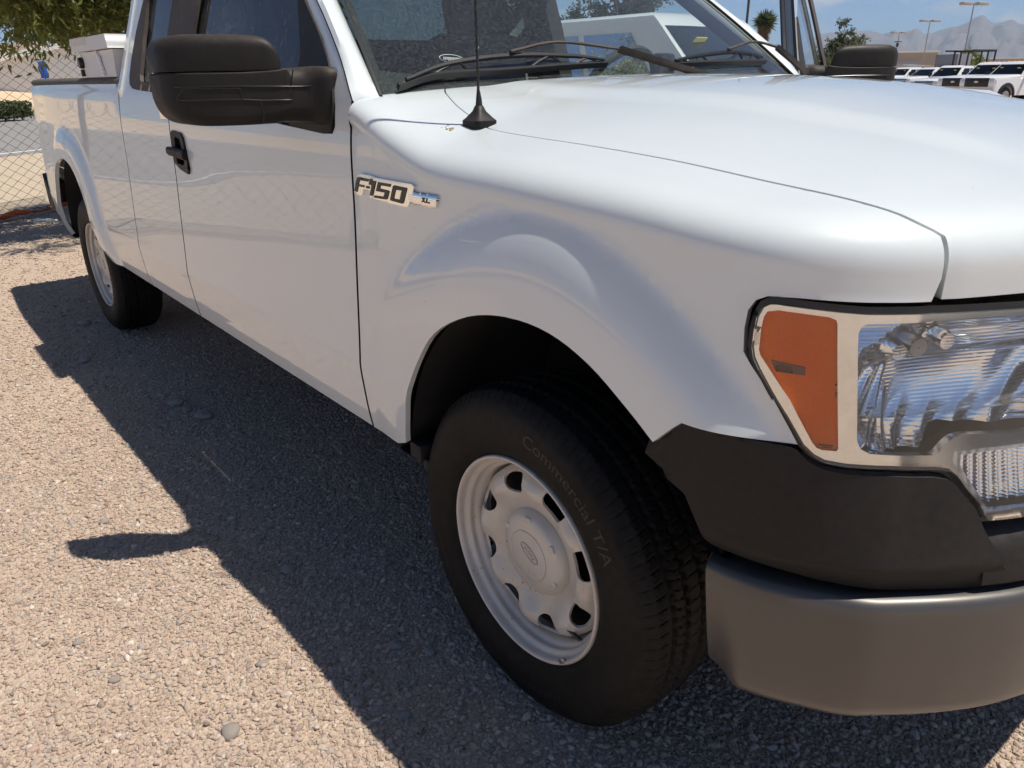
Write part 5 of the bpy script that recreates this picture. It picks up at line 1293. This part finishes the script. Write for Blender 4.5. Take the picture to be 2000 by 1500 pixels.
# ---------------------------------------------------------------- trees
def leafmat(key, a, b, c_, rough=.55):
    M[key], t = mat(key, a, rough, Specular_IOR_Level=.35)
    oi = t.n('ShaderNodeNewGeometry').outputs['Random Per Island']
    t.set(Base_Color=t.ramp(oi, ((.0, a), (.5, b), (1., c_))))
    tl_ = t.n('ShaderNodeBsdfTranslucent', {0: tuple(np.array(b)*1.15)+(1,)}); mxs = t.n('ShaderNodeMixShader', {0: .42, 1: t.bsdf.outputs[0], 2: tl_.outputs[0]}); t.l(mxs.outputs[0], t.out.inputs[0])
leafmat('leaf_olive', (.095, .125, .03), (.175, .20, .05), (.33, .32, .10)); leafmat('leaf_dark', (.040, .062, .020), (.070, .095, .030), (.11, .125, .045)); leafmat('leaf_grey', (.075, .09, .045), (.12, .135, .07), (.18, .185, .105)); leafmat('leaf_bright', (.13, .17, .03), (.20, .24, .05), (.30, .31, .08)); leafmat('leaf_dry', (.20, .15, .07), (.27, .20, .10), (.34, .27, .15)); leafmat('leaf_hedge', (.06, .085, .03), (.10, .125, .05), (.15, .17, .075))
M['bark'], t = mat('bark', (.12, .09, .065), .9); t.set(Base_Color=t.mix(t.noise(14., 6, .7, t.coord()).outputs[0], (.08, .06, .045), (.20, .155, .11))); t.bump(t.noise(30., 6, .7, t.coord()).outputs[0], .6, .01)
def leaf_cloud(C, D, L, Wd, droop=.5, seed=1):
    """C leaf bases, D directions (unit), L lengths -> folded diamond leaves"""
    r_ = np.random.default_rng(seed); n = len(C)
    D = D+np.c_[np.zeros(n), np.zeros(n), -droop*r_.uniform(0, 1, n)]; D /= np.linalg.norm(D, axis=1)[:, None]
    S = np.cross(D, r_.normal(0, 1, (n, 3))); S /= np.linalg.norm(S, axis=1)[:, None]+1e-9
    N_ = np.cross(D, S)
    w = (L*Wd)[:, None]; L = L[:, None]
    V = np.stack([C, C+D*L*.45+S*w+N_*w*.4, C+D*L, C+D*L*.45-S*w+N_*w*.4], 1).reshape(-1, 3)
    i = np.arange(n)*4
    F = np.concatenate([np.stack([i, i+1, i+2], -1), np.stack([i, i+2, i+3], -1)])
    return V, F
def big_mesh(name, V, F, mat_, parent):
    me = bpy.data.meshes.new(name); k = F.shape[1]
    me.vertices.add(len(V)); me.vertices.foreach_set('co', V.astype(np.float32).ravel()); me.loops.add(F.size); me.loops.foreach_set('vertex_index', F.astype(np.int32).ravel())
    me.polygons.add(len(F)); me.polygons.foreach_set('loop_start', np.arange(0, F.size, k, dtype=np.int32)); me.polygons.foreach_set('loop_total', np.full(len(F), k, dtype=np.int32)); me.update(); me.validate(); me.materials.append(mat_)
    return link(bpy.data.objects.new(name, me), parent)
def tree(name, label, loc, trunk_h, cen, rad, nclump, nleaf, leaf, Lf, Wf, droop, seed, lm='leaf_olive', trunk_r=.12, group=None, clump_r=.3, hang=0., extra=()):
    """tapered trunk, limbs to clump centres spread through an uneven crown, leaves round each clump"""
    r_ = np.random.default_rng(seed); o = empty(name, loc); tag(o, label, 'tree', group)
    cen = np.array(cen, float); rad = np.array(rad, float)
    q = r_.normal(0, 1, (nclump, 3)); q /= np.linalg.norm(q, axis=1)[:, None]
    rr_ = r_.uniform(.25, 1.0, nclump)**.55*r_.uniform(.75, 1.12, nclump); C = cen+q*rr_[:, None]*rad
    if len(extra): C = np.vstack([C, np.array(extra)]); nclump = len(C)
    m = MB(); top = np.array([cen[0]*.6, cen[1]*.6, max(trunk_h, cen[2]-rad[2]*.35)])
    tp = catmull([(0, 0, -.1), (.05*trunk_h*.3, .03, trunk_h*.5), (top[0]*.6, top[1]*.6, trunk_h), top], 5)
    m.tube(tp, np.linspace(trunk_r, trunk_r*.45, len(tp)), 9); m.build('trunk', M['bark'], o, 60)
    m = MB()
    for k in range(nclump):
        s_ = tp[r_.integers(len(tp)//2, len(tp))]; mid = .5*(s_+C[k])+r_.normal(0, .08, 3)*rad.mean()+np.array([0, 0, .12*rad[2]])
        pp = catmull([s_, mid, C[k]], 4); m.tube(pp, np.linspace(trunk_r*.28, trunk_r*.05, len(pp)), 5, caps=False)
    m.build('limb', M['bark'], o, 60)
    per = nleaf//nclump; base = []; dirs = []
    for k in range(nclump):
        cr_ = clump_r*r_.uniform(.6, 1.35); ntw = max(3, per//14)
        for _ in range(ntw):
            d_ = r_.normal(0, 1, 3); d_[2] = d_[2]*.7-hang*r_.uniform(.2, 1.); d_ /= np.linalg.norm(d_); ln = cr_*r_.uniform(.5, 1.3)
            tt_ = r_.uniform(.15, 1., 14)[:, None]; p_ = C[k]+d_*tt_*ln+np.c_[np.zeros(14), np.zeros(14), -hang*.35*ln*(tt_[:, 0]**2)]+r_.normal(0, .02*cr_/.3, (14, 3))
            base.append(p_); dirs.append(d_*.6+r_.normal(0, .55, (14, 3)))
    base = np.vstack(base); dirs = np.vstack(dirs); dirs /= np.linalg.norm(dirs, axis=1)[:, None]
    V, F = leaf_cloud(base, dirs, Lf*r_.uniform(.6, 1.25, len(base)), Wf, droop, seed+5)
    big_mesh('crown', V, F, M[lm], o); return o
low = []
r_ = np.random.default_rng(44)
for k in range(64):
    y_ = r_.uniform(-.1, 2.7); x_ = -7.6+.25*y_+r_.uniform(-.9, 1.2); bot = np.interp(y_, [-.1, .45, .85, 1.2, 1.6, 2.7], [2.0, 1.95, 1.80, 1.68, 1.86, 1.85]); low.append((x_+6.9, y_-2.6, bot+abs(r_.normal(0, .28))+.06))
tree('desert_tree', 'leafy olive-green tree overhanging the chain-link fence and pickup tail', (-6.9, 2.6, 0), 1.7, (-.1,-1.3,3.3), (1.7,1.7,1.2), 40, 62000, None, .082, .15, .5, 3, 'leaf_olive', .13, clump_r=.36, hang=.6, extra=low)
# ---------------------------------------------------------------- vehicles in the background
simple('far_white', (.80, .81, .82), .3, Coat_Weight=.6, Coat_Roughness=.06); simple('far_black', (.015, .015, .017), .45); simple('far_tyre', (.02, .02, .02), .8); simple('far_lamp', (.75, .76, .78), .15, Metallic=.4); simple('far_rim', (.45, .45, .46), .4, Metallic=.5); simple('far_amber', (.7, .25, .03), .4); simple('far_grey', (.24, .24, .27), .6); simple('far_chrome', (.6, .6, .62), .2, Metallic=.9)
def pickup(label, loc, rz, group, black_face=True, lights=True, sticker=True, rack=False, box=False, hood_h=1.22, roof_h=1.95, flare_=False, L=5.6, cab0=-.25, cabL=2.3, suv=False, glass_m='far_glass', cat='pickup truck', name='parked_pickup', ladder=False):
    o = empty(name, loc, rz); tag(o, label, cat, group)
    W2 = .98; ax = (1.75, -1.85); R_ = .42
    def arc(cx): return [(cx+.52*math.cos(a), .42+.50*math.sin(a)) for a in np.linspace(math.pi, 0, 13)]
    fr = 2.72; rr_ = fr-L
    bz_ = 1.30 if not suv else 1.25
    prof = [(rr_, .55)]+[(x, max(z, .45)) for x, z in arc(ax[1])]+[(x, max(z, .45)) for x, z in arc(ax[0])]+[(fr-.12, .50), (fr, .58), (fr, .95), (fr-.03, hood_h-.10), (fr-.25, hood_h-.015), (cab0+1.15, hood_h+.06), (cab0+1.15, bz_), (rr_, bz_)]
    secs = []
    P = np.array(prof)
    for y, ins in ((-W2, .05), (-W2+.05, .012), (-W2+.14, 0), (W2-.14, 0), (W2-.05, .012), (W2, .05)):
        c_ = np.array([P[:, 0].mean(), .95]); q = P.copy(); q[:, 1] = np.where(P[:, 1] > 1.0, P[:, 1]-ins*1.6, P[:, 1]); q[:, 0] = P[:, 0]-np.where(P[:, 0] > fr-.3, ins*2.0, 0); secs.append(np.c_[q[:, 0], np.full(len(q), y), q[:, 1]])
    m = MB(); m.loft(np.array(secs)); m.build('body', M['far_white'], o, 35, fixn=True)
    # cab
    c0, c1 = cab0+1.15, cab0+1.15-cabL
    rz0, rz1 = c0-.85, c1+.12+(.25 if suv else 0)
    if suv: c1 = rr_+.05; rz1 = rr_+.35
    lo = [(c0, -.94), (c0+.06, -.5), (c0+.08, 0), (c0+.06, .5), (c0, .94), (c1, .94), (c1-.02, 0), (c1, -.94)]
    hi = [(rz0, -.72), (rz0+.05, -.4), (rz0+.06, 0), (rz0+.05, .4), (rz0, .72), (rz1, .72), (rz1-.02, 0), (rz1, -.72)]
    m = MB(); lev = []
    for f_, z_ in ((0, bz_-.06), (.88, roof_h-.09), (.97, roof_h-.035)): lev.append([(a[0]+(b[0]-a[0])*f_, a[1]+(b[1]-a[1])*f_, z_) for a, b in zip(lo, hi)])
    lev.append([(x*.93+.07*(rz0+rz1)/2, y*.86, roof_h) for x, y in hi]); m.loft(lev); m.build('cab', M['far_white'], o, 35, fixn=True)
    def cabp(k, f_, out_):                              # point on the cab skin: k fractional index round the ring
        i = int(k) % 8; j = (i+1) % 8; s = k-int(k); a = np.array(lo[i])*(1-s)+np.array(lo[j])*s; b = np.array(hi[i])*(1-s)+np.array(hi[j])*s; p = a+(b-a)*f_*.9
        n = p-np.array([(c0+c1)/2, 0]); n = np.array([1., 0]) if k <= 4 and k >= 0 and out_ == 'f' else np.array([0, math.copysign(1, p[1])]); p = p+n*.012
        return (p[0], p[1], bz_-.06+(roof_h-.09-bz_+.06)*f_+.006)
    ws_ = MB(); ws_.loft([[cabp(k, f_, 'f') for k in np.linspace(.12, 3.88, 9)] for f_ in (.12, .93)], caps=False, closed=False); wsh = ws_.build('windshield', M[glass_m], o, 30)
    nwin = 3 if suv else 2
    for side_ in (4, 7):
        xs0 = np.linspace(.13, .93, nwin+1)
        for w_ in range(nwin):
            a0, a1 = xs0[w_]+.015, xs0[w_+1]-.015
            def sp_(s, f_):
                if side_ == 4: a, b, c_, d_ = np.array(lo[4]), np.array(hi[4]), np.array(lo[5]), np.array(hi[5])
                else: a, b, c_, d_ = np.array(lo[0]), np.array(hi[0]), np.array(lo[7]), np.array(hi[7])
                p0 = a+(b-a)*f_*.9; p1 = c_+(d_-c_)*f_*.9; p = p0+(p1-p0)*s; return (p[0], p[1]+math.copysign(.012, p[1]), bz_-.06+(roof_h-.03-bz_)*f_)
            g = MB(); g.loft([[sp_(s, f_) for s in (a0+(.10*f_ if w_ == 0 else 0)*0, a1)] for f_ in (.16, .86)], caps=False, closed=False); g.build('side_window', M[glass_m], o, 0)
    # face
    fm = M['far_black'] if black_face else M['far_chrome']
    m = MB(); m.box((fr+.012, 0, hood_h-.30), (.06, 1.32, .42), bev=.03); gl_ = m.build('grille', fm, o, 40)
    if not black_face:
        for z_ in (-.12, 0, .12): m = MB(); m.box((fr+.045, 0, hood_h-.30+z_), (.02, 1.2, .05)); m.build('grille_bar', M['far_black'], gl_, 0)
    m = MB(); m.lathe([(.001, -.01), (.12, -.01), (.13, .01)], 20, 'x'); V = np.vstack(m.V); V[:, 2] *= .42; V[:, 0] *= -1; m.V = [V+np.array([fr+.05, 0, hood_h-.28])]; m.build('emblem', M['far_chrome'], gl_, 40, fixn=True)
    for s in (-1, 1):
        m = MB(); m.box((fr-.05, s*.80, hood_h-.30), (.16, .30, .34), bev=.04); h_ = m.build('headlight', M['far_lamp'], o, 40)
        m = MB(); m.box((fr-.13, s*.955, hood_h-.30), (.10, .03, .20), bev=.01); m.build('turn_lamp', M['far_amber'], h_, 40)
        m = MB(); m.box((c0-.35, s*1.13, bz_+.12), (.14, .22, .30), bev=.04); m.box((c0-.33, s*1.0, bz_+.02), (.06, .14, .05)); m.build('side_mirror', M['far_black'], o, 40)
        if flare_:
            for cx in ax:
                m = MB(); aa = np.linspace(math.pi*1.02, -.02*math.pi, 15); m.loft([[(cx+r_*math.cos(a), s*y_, .42+r_*.97*math.sin(a)) for a in aa] for r_, y_ in ((.50, .97), (.50, 1.04), (.60, 1.03), (.66, .98))], caps=False, closed=False); m.build('wheel_flare', M['far_black'], o, 50)
        for cx in ax:
            w_ = empty('wheel', (cx, s*.86, R_), 0, o); m = MB(); m.lathe([(.25, -.13*s), (.36, -.14*s), (.40, -.10*s), (.42, -.06*s), (.42, .06*s), (.40, .10*s), (.36, .13*s), (.26, .115*s)], 28, 'y'); m.build('tyre', M['far_tyre'], w_, 50, fixn=True)
            m = MB(); m.lathe([(.265, .115*s), (.25, .08*s), (.20, .06*s), (.10, .09*s), (.001, .10*s)], 24, 'y'); m.build('rim', M['far_rim'], w_, 50)
    m = MB(); m.box((fr+.05, 0, .60), (.20, 1.94, .24), bev=.05); m.build('bumper', M['far_black'] if black_face else M['far_chrome'], o, 40)
    if lights:
        for y in (-.55, -.25, 0, .25, .55): m = MB(); m.box((rz0-.08, y, roof_h+.02), (.14, .09, .05), bev=.015); m.build('roof_light', M['far_amber'], o, 40)
    if sticker:
        for (k, f_) in ((.9, .70), (3.1, .66)):
            p = np.array(cabp(k, f_, 'f')); m = MB(); m.box(p+np.array([.01, 0, .0]), (.006, .17, .09), np.array([[math.cos(.8), 0, -math.sin(.8)], [0, 1, 0], [math.sin(.8), 0, math.cos(.8)]]).T); m.build('windshield_sticker', M['yellow_paper'], wsh, 0)
    if not suv:
        m = MB(); m.box(((c1+rr_)/2-.05, 0, bz_+.004), (c1-rr_-.22, 1.70, .01)); m.build('bed_well', M['far_grey'], o, 0)
    if rack:
        rk = MB(); x0, x1 = rr_+.15, c1+.25
        for x in (x0, (x0+x1)/2, x1-.1):
            for s in (-1, 1): rk.box((x, s*.90, bz_+.75), (.08, .08, 1.5))
            rk.box((x, 0, bz_+1.5), (.10, 1.88, .10))
        for s in (-1, 1): rk.box(((x0+x1)/2+.4, s*.90, bz_+1.52), (x1-x0+.9, .10, .10)); rk.box(((x0+x1)/2, s*.93, bz_+.12), (x1-x0, .05, .26))
        rk.build('ladder_rack', M['far_black'], o, 0)
    if box: m = MB(); m.box(((c1+rr_)/2, 0, bz_+.62), (c1-rr_-.1, 2.05, 1.75), bev=.03); m.build('box_body', M['far_grey'], o, 40)
    if ladder:
        m = MB()
        for s in (-.3, .3): m.tube([(rr_+.1, s, roof_h+.12), (c0-.9, s, roof_h+.22)], .03, 6)
        for x in np.linspace(rr_+.3, c0-1.1, 9): m.tube([(x, -.3, roof_h+.14), (x, .3, roof_h+.14)], .016, 5)
        for x in (rr_+.4, c1+.1): m.tube([(x, -.85, bz_), (x, -.85, roof_h+.08), (x, .85, roof_h+.08), (x, .85, bz_)], .03, 6)
        m.build('ladder', M['far_rim'], o, 0)
    return o
HD = math.atan2(-.95, -.30)                              # heading of the parked row
GR = 'white pickups parked in a row across the lot'
def park(u, Z, label, dz=-.32, hd=HD, **k):
    p = at(u, Z); c_, s_ = math.cos(hd), math.sin(hd); return pickup(label, (p[0]-c_*2.72, p[1]-s_*2.72, dz), hd, GR, **k)
park(1912, 37.5, 'white pickup with black grille and black wheel flares, nearest of the far row', flare_=True, hood_h=1.38, roof_h=2.05)
park(1866, 39.2, 'white black-grilled pickup just left of the nearest far-row pickup, mostly hidden by it', flare_=True, hood_h=1.38, roof_h=2.05)
park(1808, 47., 'white chrome-grilled pickup in the far row carrying a black ladder rack', black_face=False, lights=False, rack=True, hd=HD+.10, hood_h=1.16)
park(1760, 56., 'white pickup in the far row with a grey box body behind its cab', black_face=False, lights=True, box=True, sticker=False, hd=HD-.06, roof_h=1.88)
park(1722, 66., 'white pickup at far end of the row, partly behind the pickup\'s open-door mirror', lights=False, ladder=True)
# neighbour seen through the windshield
nb_ = pickup('white van parked on the far side, seen through the windshield', (-4.1, 5.95, 0), 0., None, black_face=True, lights=False, sticker=True, suv=True, hood_h=1.20, roof_h=1.90, cat='van', name='parked_van', cab0=-.35)
# ---------------------------------------------------------------- poles, lamps
simple('galvanised', (.36, .35, .34), .5, Metallic=.3); simple('lamp_head', (.42, .41, .40), .5); simple('dark_pole', (.06, .055, .055), .6)
for u, v, Z, lab in ((1903, 6, 74., 'tall twin-head parking lot lamp nearest, rightmost of the three'), (1817, 40, 101., 'twin-head parking lot lamp, middle one of the three'), (1757, 63, 128., 'twin-head parking lot lamp with camera bracket, leftmost and smallest of the three')):
    p = at(u, Z, v); top = zat(u, v, Z); o = empty('lot_lamp', (p[0], p[1], -.32)); tag(o, lab, 'lamp post', 'twin-head lamps in the far lot'); H_ = top+.32
    m = MB(); m.tube([(0, 0, 0), (0, 0, H_)], [.085, .06], 8); m.build('pole', M['galvanised'], o, 40)
    m = MB(); m.box((0, 0, .3), (.5, .5, .6), bev=.04); m.build('footing', M['concrete'], o, 40)
    ax_ = np.array([_r[0], _r[1]]); ax_ /= np.linalg.norm(ax_); an_ = math.atan2(ax_[1], ax_[0])+.25
    for s in (-1, 1):
        R_ = np.array([[math.cos(an_), -math.sin(an_), 0], [math.sin(an_), math.cos(an_), 0], [0, 0, 1]])
        m = MB(); m.box(R_@np.array([s*.92, 0, 0])+np.array([0, 0, H_-.05]), (1.20, .62, .28), R_, bev=.05); m.box(R_@np.array([s*.2, 0, 0])+np.array([0, 0, H_-.05]), (.4, .08, .08), R_); m.build('lamp_head', M['lamp_head'], o, 40)
    if u < 1780: m = MB(); m.box((0, 0, H_-1.5), (.9, .9, .12)); m.box((0, 0, H_-2.0), (.3, .3, .6)); m.build('camera_bracket', M['far_black'], o, 0)
p = at(1449, 36.); o = empty('utility_pole', (p[0], p[1], -.3)); tag(o, 'thin dark pole standing beyond the windshield edge', 'pole'); m = MB(); m.tube([(0, 0, 0), (0, 0, 9.)], [.07, .05], 8); m.build('pole_shaft', M['dark_pole'], o, 40); m = MB(); m.lathe([(.16, 0), (.16, .05), (.08, .09)], 10, 'z'); m.build('pole_base', M['dark_pole'], o, 40)
# ---------------------------------------------------------------- far trees
p = at(1640, 60.); tree('broad_tree', 'broad grey-green tree rising behind the open-door mirror', (p[0], p[1], -.3), 1.6, (0, 0, 3.1), (1.75, 1.75, 1.95), 44, 12000, None, .17, .30, .2, 21, 'leaf_grey', .16, clump_r=.55)
p = at(1592, 54.); tree('low_tree', 'low rounded bushy tree left of the broad tree', (p[0], p[1], -.3), .8, (0, 0, 1.7), (1.3, 1.3, 1.35), 28, 8000, None, .15, .30, .2, 22, 'leaf_grey', .12, clump_r=.45)
p = at(1893, 70.); tree('palo_verde', 'bright yellow-green small tree behind the parked row', (p[0], p[1], -.3), 1.3, (0, 0, 2.3), (1.35, 1.35, 1.0), 26, 6500, None, .15, .26, .2, 23, 'leaf_bright', .10, clump_r=.5)
p = at(1473, 78.); tree('small_tree', 'small dark tree at the windshield edge, below the palm', (p[0], p[1], -.3), 1.6, (0, 0, 3.1), (.75, .75, 1.5), 14, 2600, None, .20, .32, .2, 24, 'leaf_dark', .12, clump_r=.4)
p = at(1215, 30.); tree('shade_tree', 'tall tree seen through the windshield above the parked van', (p[0], p[1], -.2), 2.2, (0, 0, 4.9), (1.9, 1.9, 2.2), 40, 12000, None, .13, .28, .3, 25, 'leaf_dark', .2, clump_r=.55)
p = at(1130, 44.); tree('distant_tree', 'smaller tree left of the tall one, seen through the windshield', (p[0], p[1], -.2), 1.6, (0, 0, 3.7), (2.0, 2.0, 1.4), 30, 8000, None, .17, .28, .3, 26, 'leaf_dark', .16, clump_r=.55)
# palm
p = at(1484, 118.); pm = empty('palm_tree', (p[0], p[1], -.3)); tag(pm, 'fan palm with dry brown skirt against the sky', 'tree')
top = zat(1484, 46, 118.)+.3; m = MB(); m.tube([(0, 0, 0), (.1, 0, top*.5), (0, 0, top)], [.32, .24, .22], 9); m.build('trunk', M['bark'], pm, 60)
r_ = np.random.default_rng(5); n = 700; d_ = r_.normal(0, 1, (n, 3)); d_[:, 2] = d_[:, 2]*.8+.45; d_ /= np.linalg.norm(d_, axis=1)[:, None]; V, F = leaf_cloud(np.array([0, 0, top])+d_*r_.uniform(.1, .5, (n, 1)), d_, r_.uniform(.8, 1.9, n), .06, .3, 6); big_mesh('crown', V, F, M['leaf_dark'], pm)
n = 900; a_ = r_.uniform(0, 6.28, n); zz = r_.uniform(0, 1, n); V, F = leaf_cloud(np.c_[np.cos(a_)*(.22+.40*(1-zz)**1.2), np.sin(a_)*(.22+.40*(1-zz)**1.2), top+.1-zz*2.4], np.c_[np.cos(a_)*.6, np.sin(a_)*.6, -np.ones(n)]+r_.normal(0, .3, (n, 3)), r_.uniform(.5, 1.2, n), .08, .2, 7); big_mesh('dry_skirt', V, F, M['leaf_dry'], pm)
# ---------------------------------------------------------------- buildings
simple('tan_wall', (.40, .34, .27), .85); simple('grey_wall', (.36, .36, .37), .85); simple('white_door', (.75, .76, .77), .6); simple('stucco', (.78, .77, .75), .85); simple('shade_wall', (.62, .63, .66), .85); simple('beam', (.70, .69, .66), .7); simple('blue_paint', (.02, .11, .45), .5); simple('beige_wall', (.50, .43, .31), .85)
M['shingle'], t = mat('brown_shingle', (.30, .21, .17), .9); t.set(Base_Color=t.mix(t.noise(5., 6, .7, t.coord()).outputs[0], (.25, .175, .145), (.36, .26, .21)))
def block(name, label, u0, u1, Z, vtop, m_, depth=12, parts=()):
    a, b = at(u0, Z), at(u1, Z); d_ = b-a; L_ = np.linalg.norm(d_); top = zat((u0+u1)/2, vtop, Z)
    o = empty(name, (a[0], a[1], -.32), math.atan2(d_[1], d_[0])); tag(o, label, 'building'); H_ = top+.32
    m = MB(); m.box((L_/2, depth/2, H_/2), (L_, depth, H_)); m.build('wall', M[m_], o, 0)
    m = MB(); m.box((L_/2, depth/2, H_+.10), (L_+.4, depth+.4, .24)); m.build('roof_edge', M['beam'], o, 0)
    for (nm, ua, ub, z0, z1, mm) in parts:
        xa, xb = L_*(ua-u0)/(u1-u0), L_*(ub-u0)/(u1-u0); m = MB(); m.box(((xa+xb)/2, -.02, (z0+z1)/2), (xb-xa, .10, z1-z0)); m.build(nm, M[mm], o, 0)
    return o
block('shop_building', 'long flat-roofed tan shop building behind the parked row', 1700, 1826, 112., 103, 'tan_wall', parts=(('door', 1733, 1743, 0, 3.0, 'white_door'), ('wall_panel', 1744, 1788, .2, 3.1, 'grey_wall'), ('wall_panel', 1704, 1730, .2, 3.1, 'grey_wall')))
block('low_building', 'low beige building beside the bushy tree', 1560, 1606, 95., 115, 'beige_wall', 8)
block('distant_building', 'long grey distant building at right behind the pickups', 1900, 2140, 170., 114, 'grey_wall', 10)
def house(label, c, rz, w, d, h, rise, wallm, name='house'):
    o = empty(name, (c[0], c[1], 0), rz); tag(o, label, 'house')
    m = MB(); m.prism([(-w/2, 0), (w/2, 0), (w/2, h), (0, h+rise), (-w/2, h)], -d/2, d/2, 'y'); m.build('wall', M[wallm], o, 0, fixn=True)
    rf = MB()
    for s in (-1, 1):
        rf.prism([(0, h+rise+.14), (s*(w/2+.5), h-.5*rise/(w/2)+.14), (s*(w/2+.5), h-.5*rise/(w/2)+.0), (0, h+rise)], -d/2-.5, d/2+.5, 'y')
    rf.build('roof', M['shingle'], o, 0, fixn=True)
    fs_ = MB()
    for s in (-1, 1):
        for y_ in (-d/2-.53, d/2+.50): fs_.prism([(0, h+rise+.17), (s*(w/2+.52), h-.5*rise/(w/2)+.17), (s*(w/2+.52), h-.5*rise/(w/2)-.12), (0, h+rise-.12)], y_, y_+.03, 'y')
        fs_.box((s*(w/2+.53), 0, h-.5*rise/(w/2)+.03), (.03, d+1.0, .28))
    fs_.build('fascia', M['beam'], o, 0, fixn=True)
    for x_ in (() if wallm else ()):
        m = MB(); m.box((x_, -d/2-.02, h*.55), (1.2, .06, 1.1)); wd = m.build('window', M['far_glass'], o, 0)
        m = MB()
        for q in (-.62, .62): m.box((x_+q, -d/2-.03, h*.55), (.07, .09, 1.24))
        for q in (-.57, .57): m.box((x_, -d/2-.03, h*.55+q), (1.3, .09, .07))
        m.build('frame', M['beam'], wd, 0)
    return o
p = at(60, 62., 150); house('house with wide brown shingle roof, farthest beyond the fence', p, math.radians(174), 16., 16., 2.2, 2.0, 'shade_wall')
p = at(165, 43., 150); house('white gabled house in front of the brown roof, behind the fence', p, math.radians(82), 14., 10., 1.75, 1.55, 'stucco')
p = at(83, 33., 130); o = empty('blue_sign', (p[0], p[1], 0)); tag(o, 'narrow tall blue sign on a thin post beyond the fence', 'sign'); m = MB(); m.tube([(0, 0, 0), (0, 0, 1.55)], .03, 6); m.build('post', M['far_black'], o, 0); m = MB(); m.box((0, 0, 1.85), (.06, .30, .70), np.array([[.98, .17, 0], [-.17, .98, 0], [0, 0, 1]]), bev=.01); m.build('sign_panel', M['blue_paint'], o, 40)
# hedge block by the kerb
p = at(-4, 27.5, 150); hg = empty('hedge', (p[0], p[1], .1), math.atan2(FD[1], FD[0])); tag(hg, 'clipped green hedge beyond the road behind the fence', 'hedge')
r_ = np.random.default_rng(9); n = 6000; c_ = np.c_[r_.uniform(-1.5, .75, n), r_.uniform(-.5, .5, n), r_.uniform(.05, .55, n)]; d_ = r_.normal(0, 1, (n, 3)); d_ /= np.linalg.norm(d_, axis=1)[:, None]; V, F = leaf_cloud(c_, d_, r_.uniform(.08, .16, n), .3, .0, 8); big_mesh('foliage', V, F, M['leaf_hedge'], hg)
m = MB()
for x in np.linspace(-1.3, .6, 6): m.tube([(x, 0, -.1), (x+.1, .05, .5)], [.03, .015], 5)
m.build('stem', M['bark'], hg, 40)
# ---------------------------------------------------------------- mountains
M['rock'], t = mat('mountain_rock', (.20, .18, .19), .95); t.set(Base_Color=t.mix(t.noise(.004, 9, .65, t.coord()).outputs[0], (.14, .125, .13), (.27, .24, .24)))
prof_uv = [(1500,96),(1560,90),(1580,82),(1600,76),(1640,73),(1665,74),(1686,72),(1712,79),(1733,72),(1749,75),(1763,74),(1776,68),(1792,78),(1808,77),(1824,74),(1840,69),(1856,67),(1872,62),(1882,56),(1896,52),(1907,58),(1920,66),(1936,63),(1955,60),(1968,66),(2000,69),(2060,75),(2120,66)]
ZR = 6500.
az = []; hh = []
for u, v in prof_uv:
    q = ray(u, 140)[:2]*ZR; az.append(math.atan2(q[1], q[0])); hh.append(zat(u, v, ZR))
az = np.array(az[::-1]); hh = np.array(hh[::-1])
na, nr = 900, 40; A0, A1 = az[0]-.9, az[-1]+.9; A = np.linspace(A0, A1, na)
r_ = np.random.default_rng(31)
def fbm(x, s, o=6):
    y = np.zeros_like(x)
    for k in range(o): y += np.interp(x*s*2**k, np.arange(-2000, 2000), r_.uniform(-1, 1, 4000))*.55**k
    return y
crest = np.interp(A, az, hh)
outm = (A < az[0]) | (A > az[-1]); ext = 230+90*fbm(A, 9.); bl = np.clip(np.minimum(np.abs(A-az[0]), np.abs(A-az[-1]))/.06, 0, 1); crest = np.where(outm, crest*(1-bl)+ext*bl, crest)
crest = crest+4.*fbm(A, 160., 4)
Vm = np.zeros((na, nr, 3)); rad = np.linspace(5200, 8200, nr)
for j, R in enumerate(rad):
    f_ = 1-abs((R-6800)/1600); f_ = max(f_, 0)**.9
    rid = fbm(A, 70., 5)*(1-f_)*f_*4*60*1.0
    Vm[:, j, 0] = CAM[0]+R*np.cos(A); Vm[:, j, 1] = CAM[1]+R*np.sin(A); Vm[:, j, 2] = np.where(f_ >= .985, 1, 1)*(crest*(R/6500 if f_ > .9 else 1)*f_)+rid-3
V = Vm.reshape(-1, 3); F = np.array([(i*nr+j, (i+1)*nr+j, (i+1)*nr+j+1, i*nr+j+1) for i in range(na-1) for j in range(nr-1)])
mt_ = big_mesh('mountains', V, F[:, ::-1], M['rock'], None); mt_.data.polygons.foreach_set('use_smooth', [True]*len(F)); tag(mt_, kind='structure')
# ---------------------------------------------------------------- air
HZ_D = 1.15e-4
hb = MB(); hb.box((0, 0, 229), (18800, 18800, 470)); hm = bpy.data.materials.new('haze_air'); hm.use_nodes = True; t = NT(hm); t.t.nodes.remove(t.bsdf)
pv = t.n('ShaderNodeVolumePrincipled', {'Color': (.62, .80, 1., 1), 'Density': HZ_D, 'Anisotropy': 0.}); t.l(pv.outputs[0], t.out.inputs['Volume'])
hz_o = hb.build('haze', hm, None, 0); tag(hz_o, 'thin pale summer haze over the whole valley', 'haze', kind='stuff')
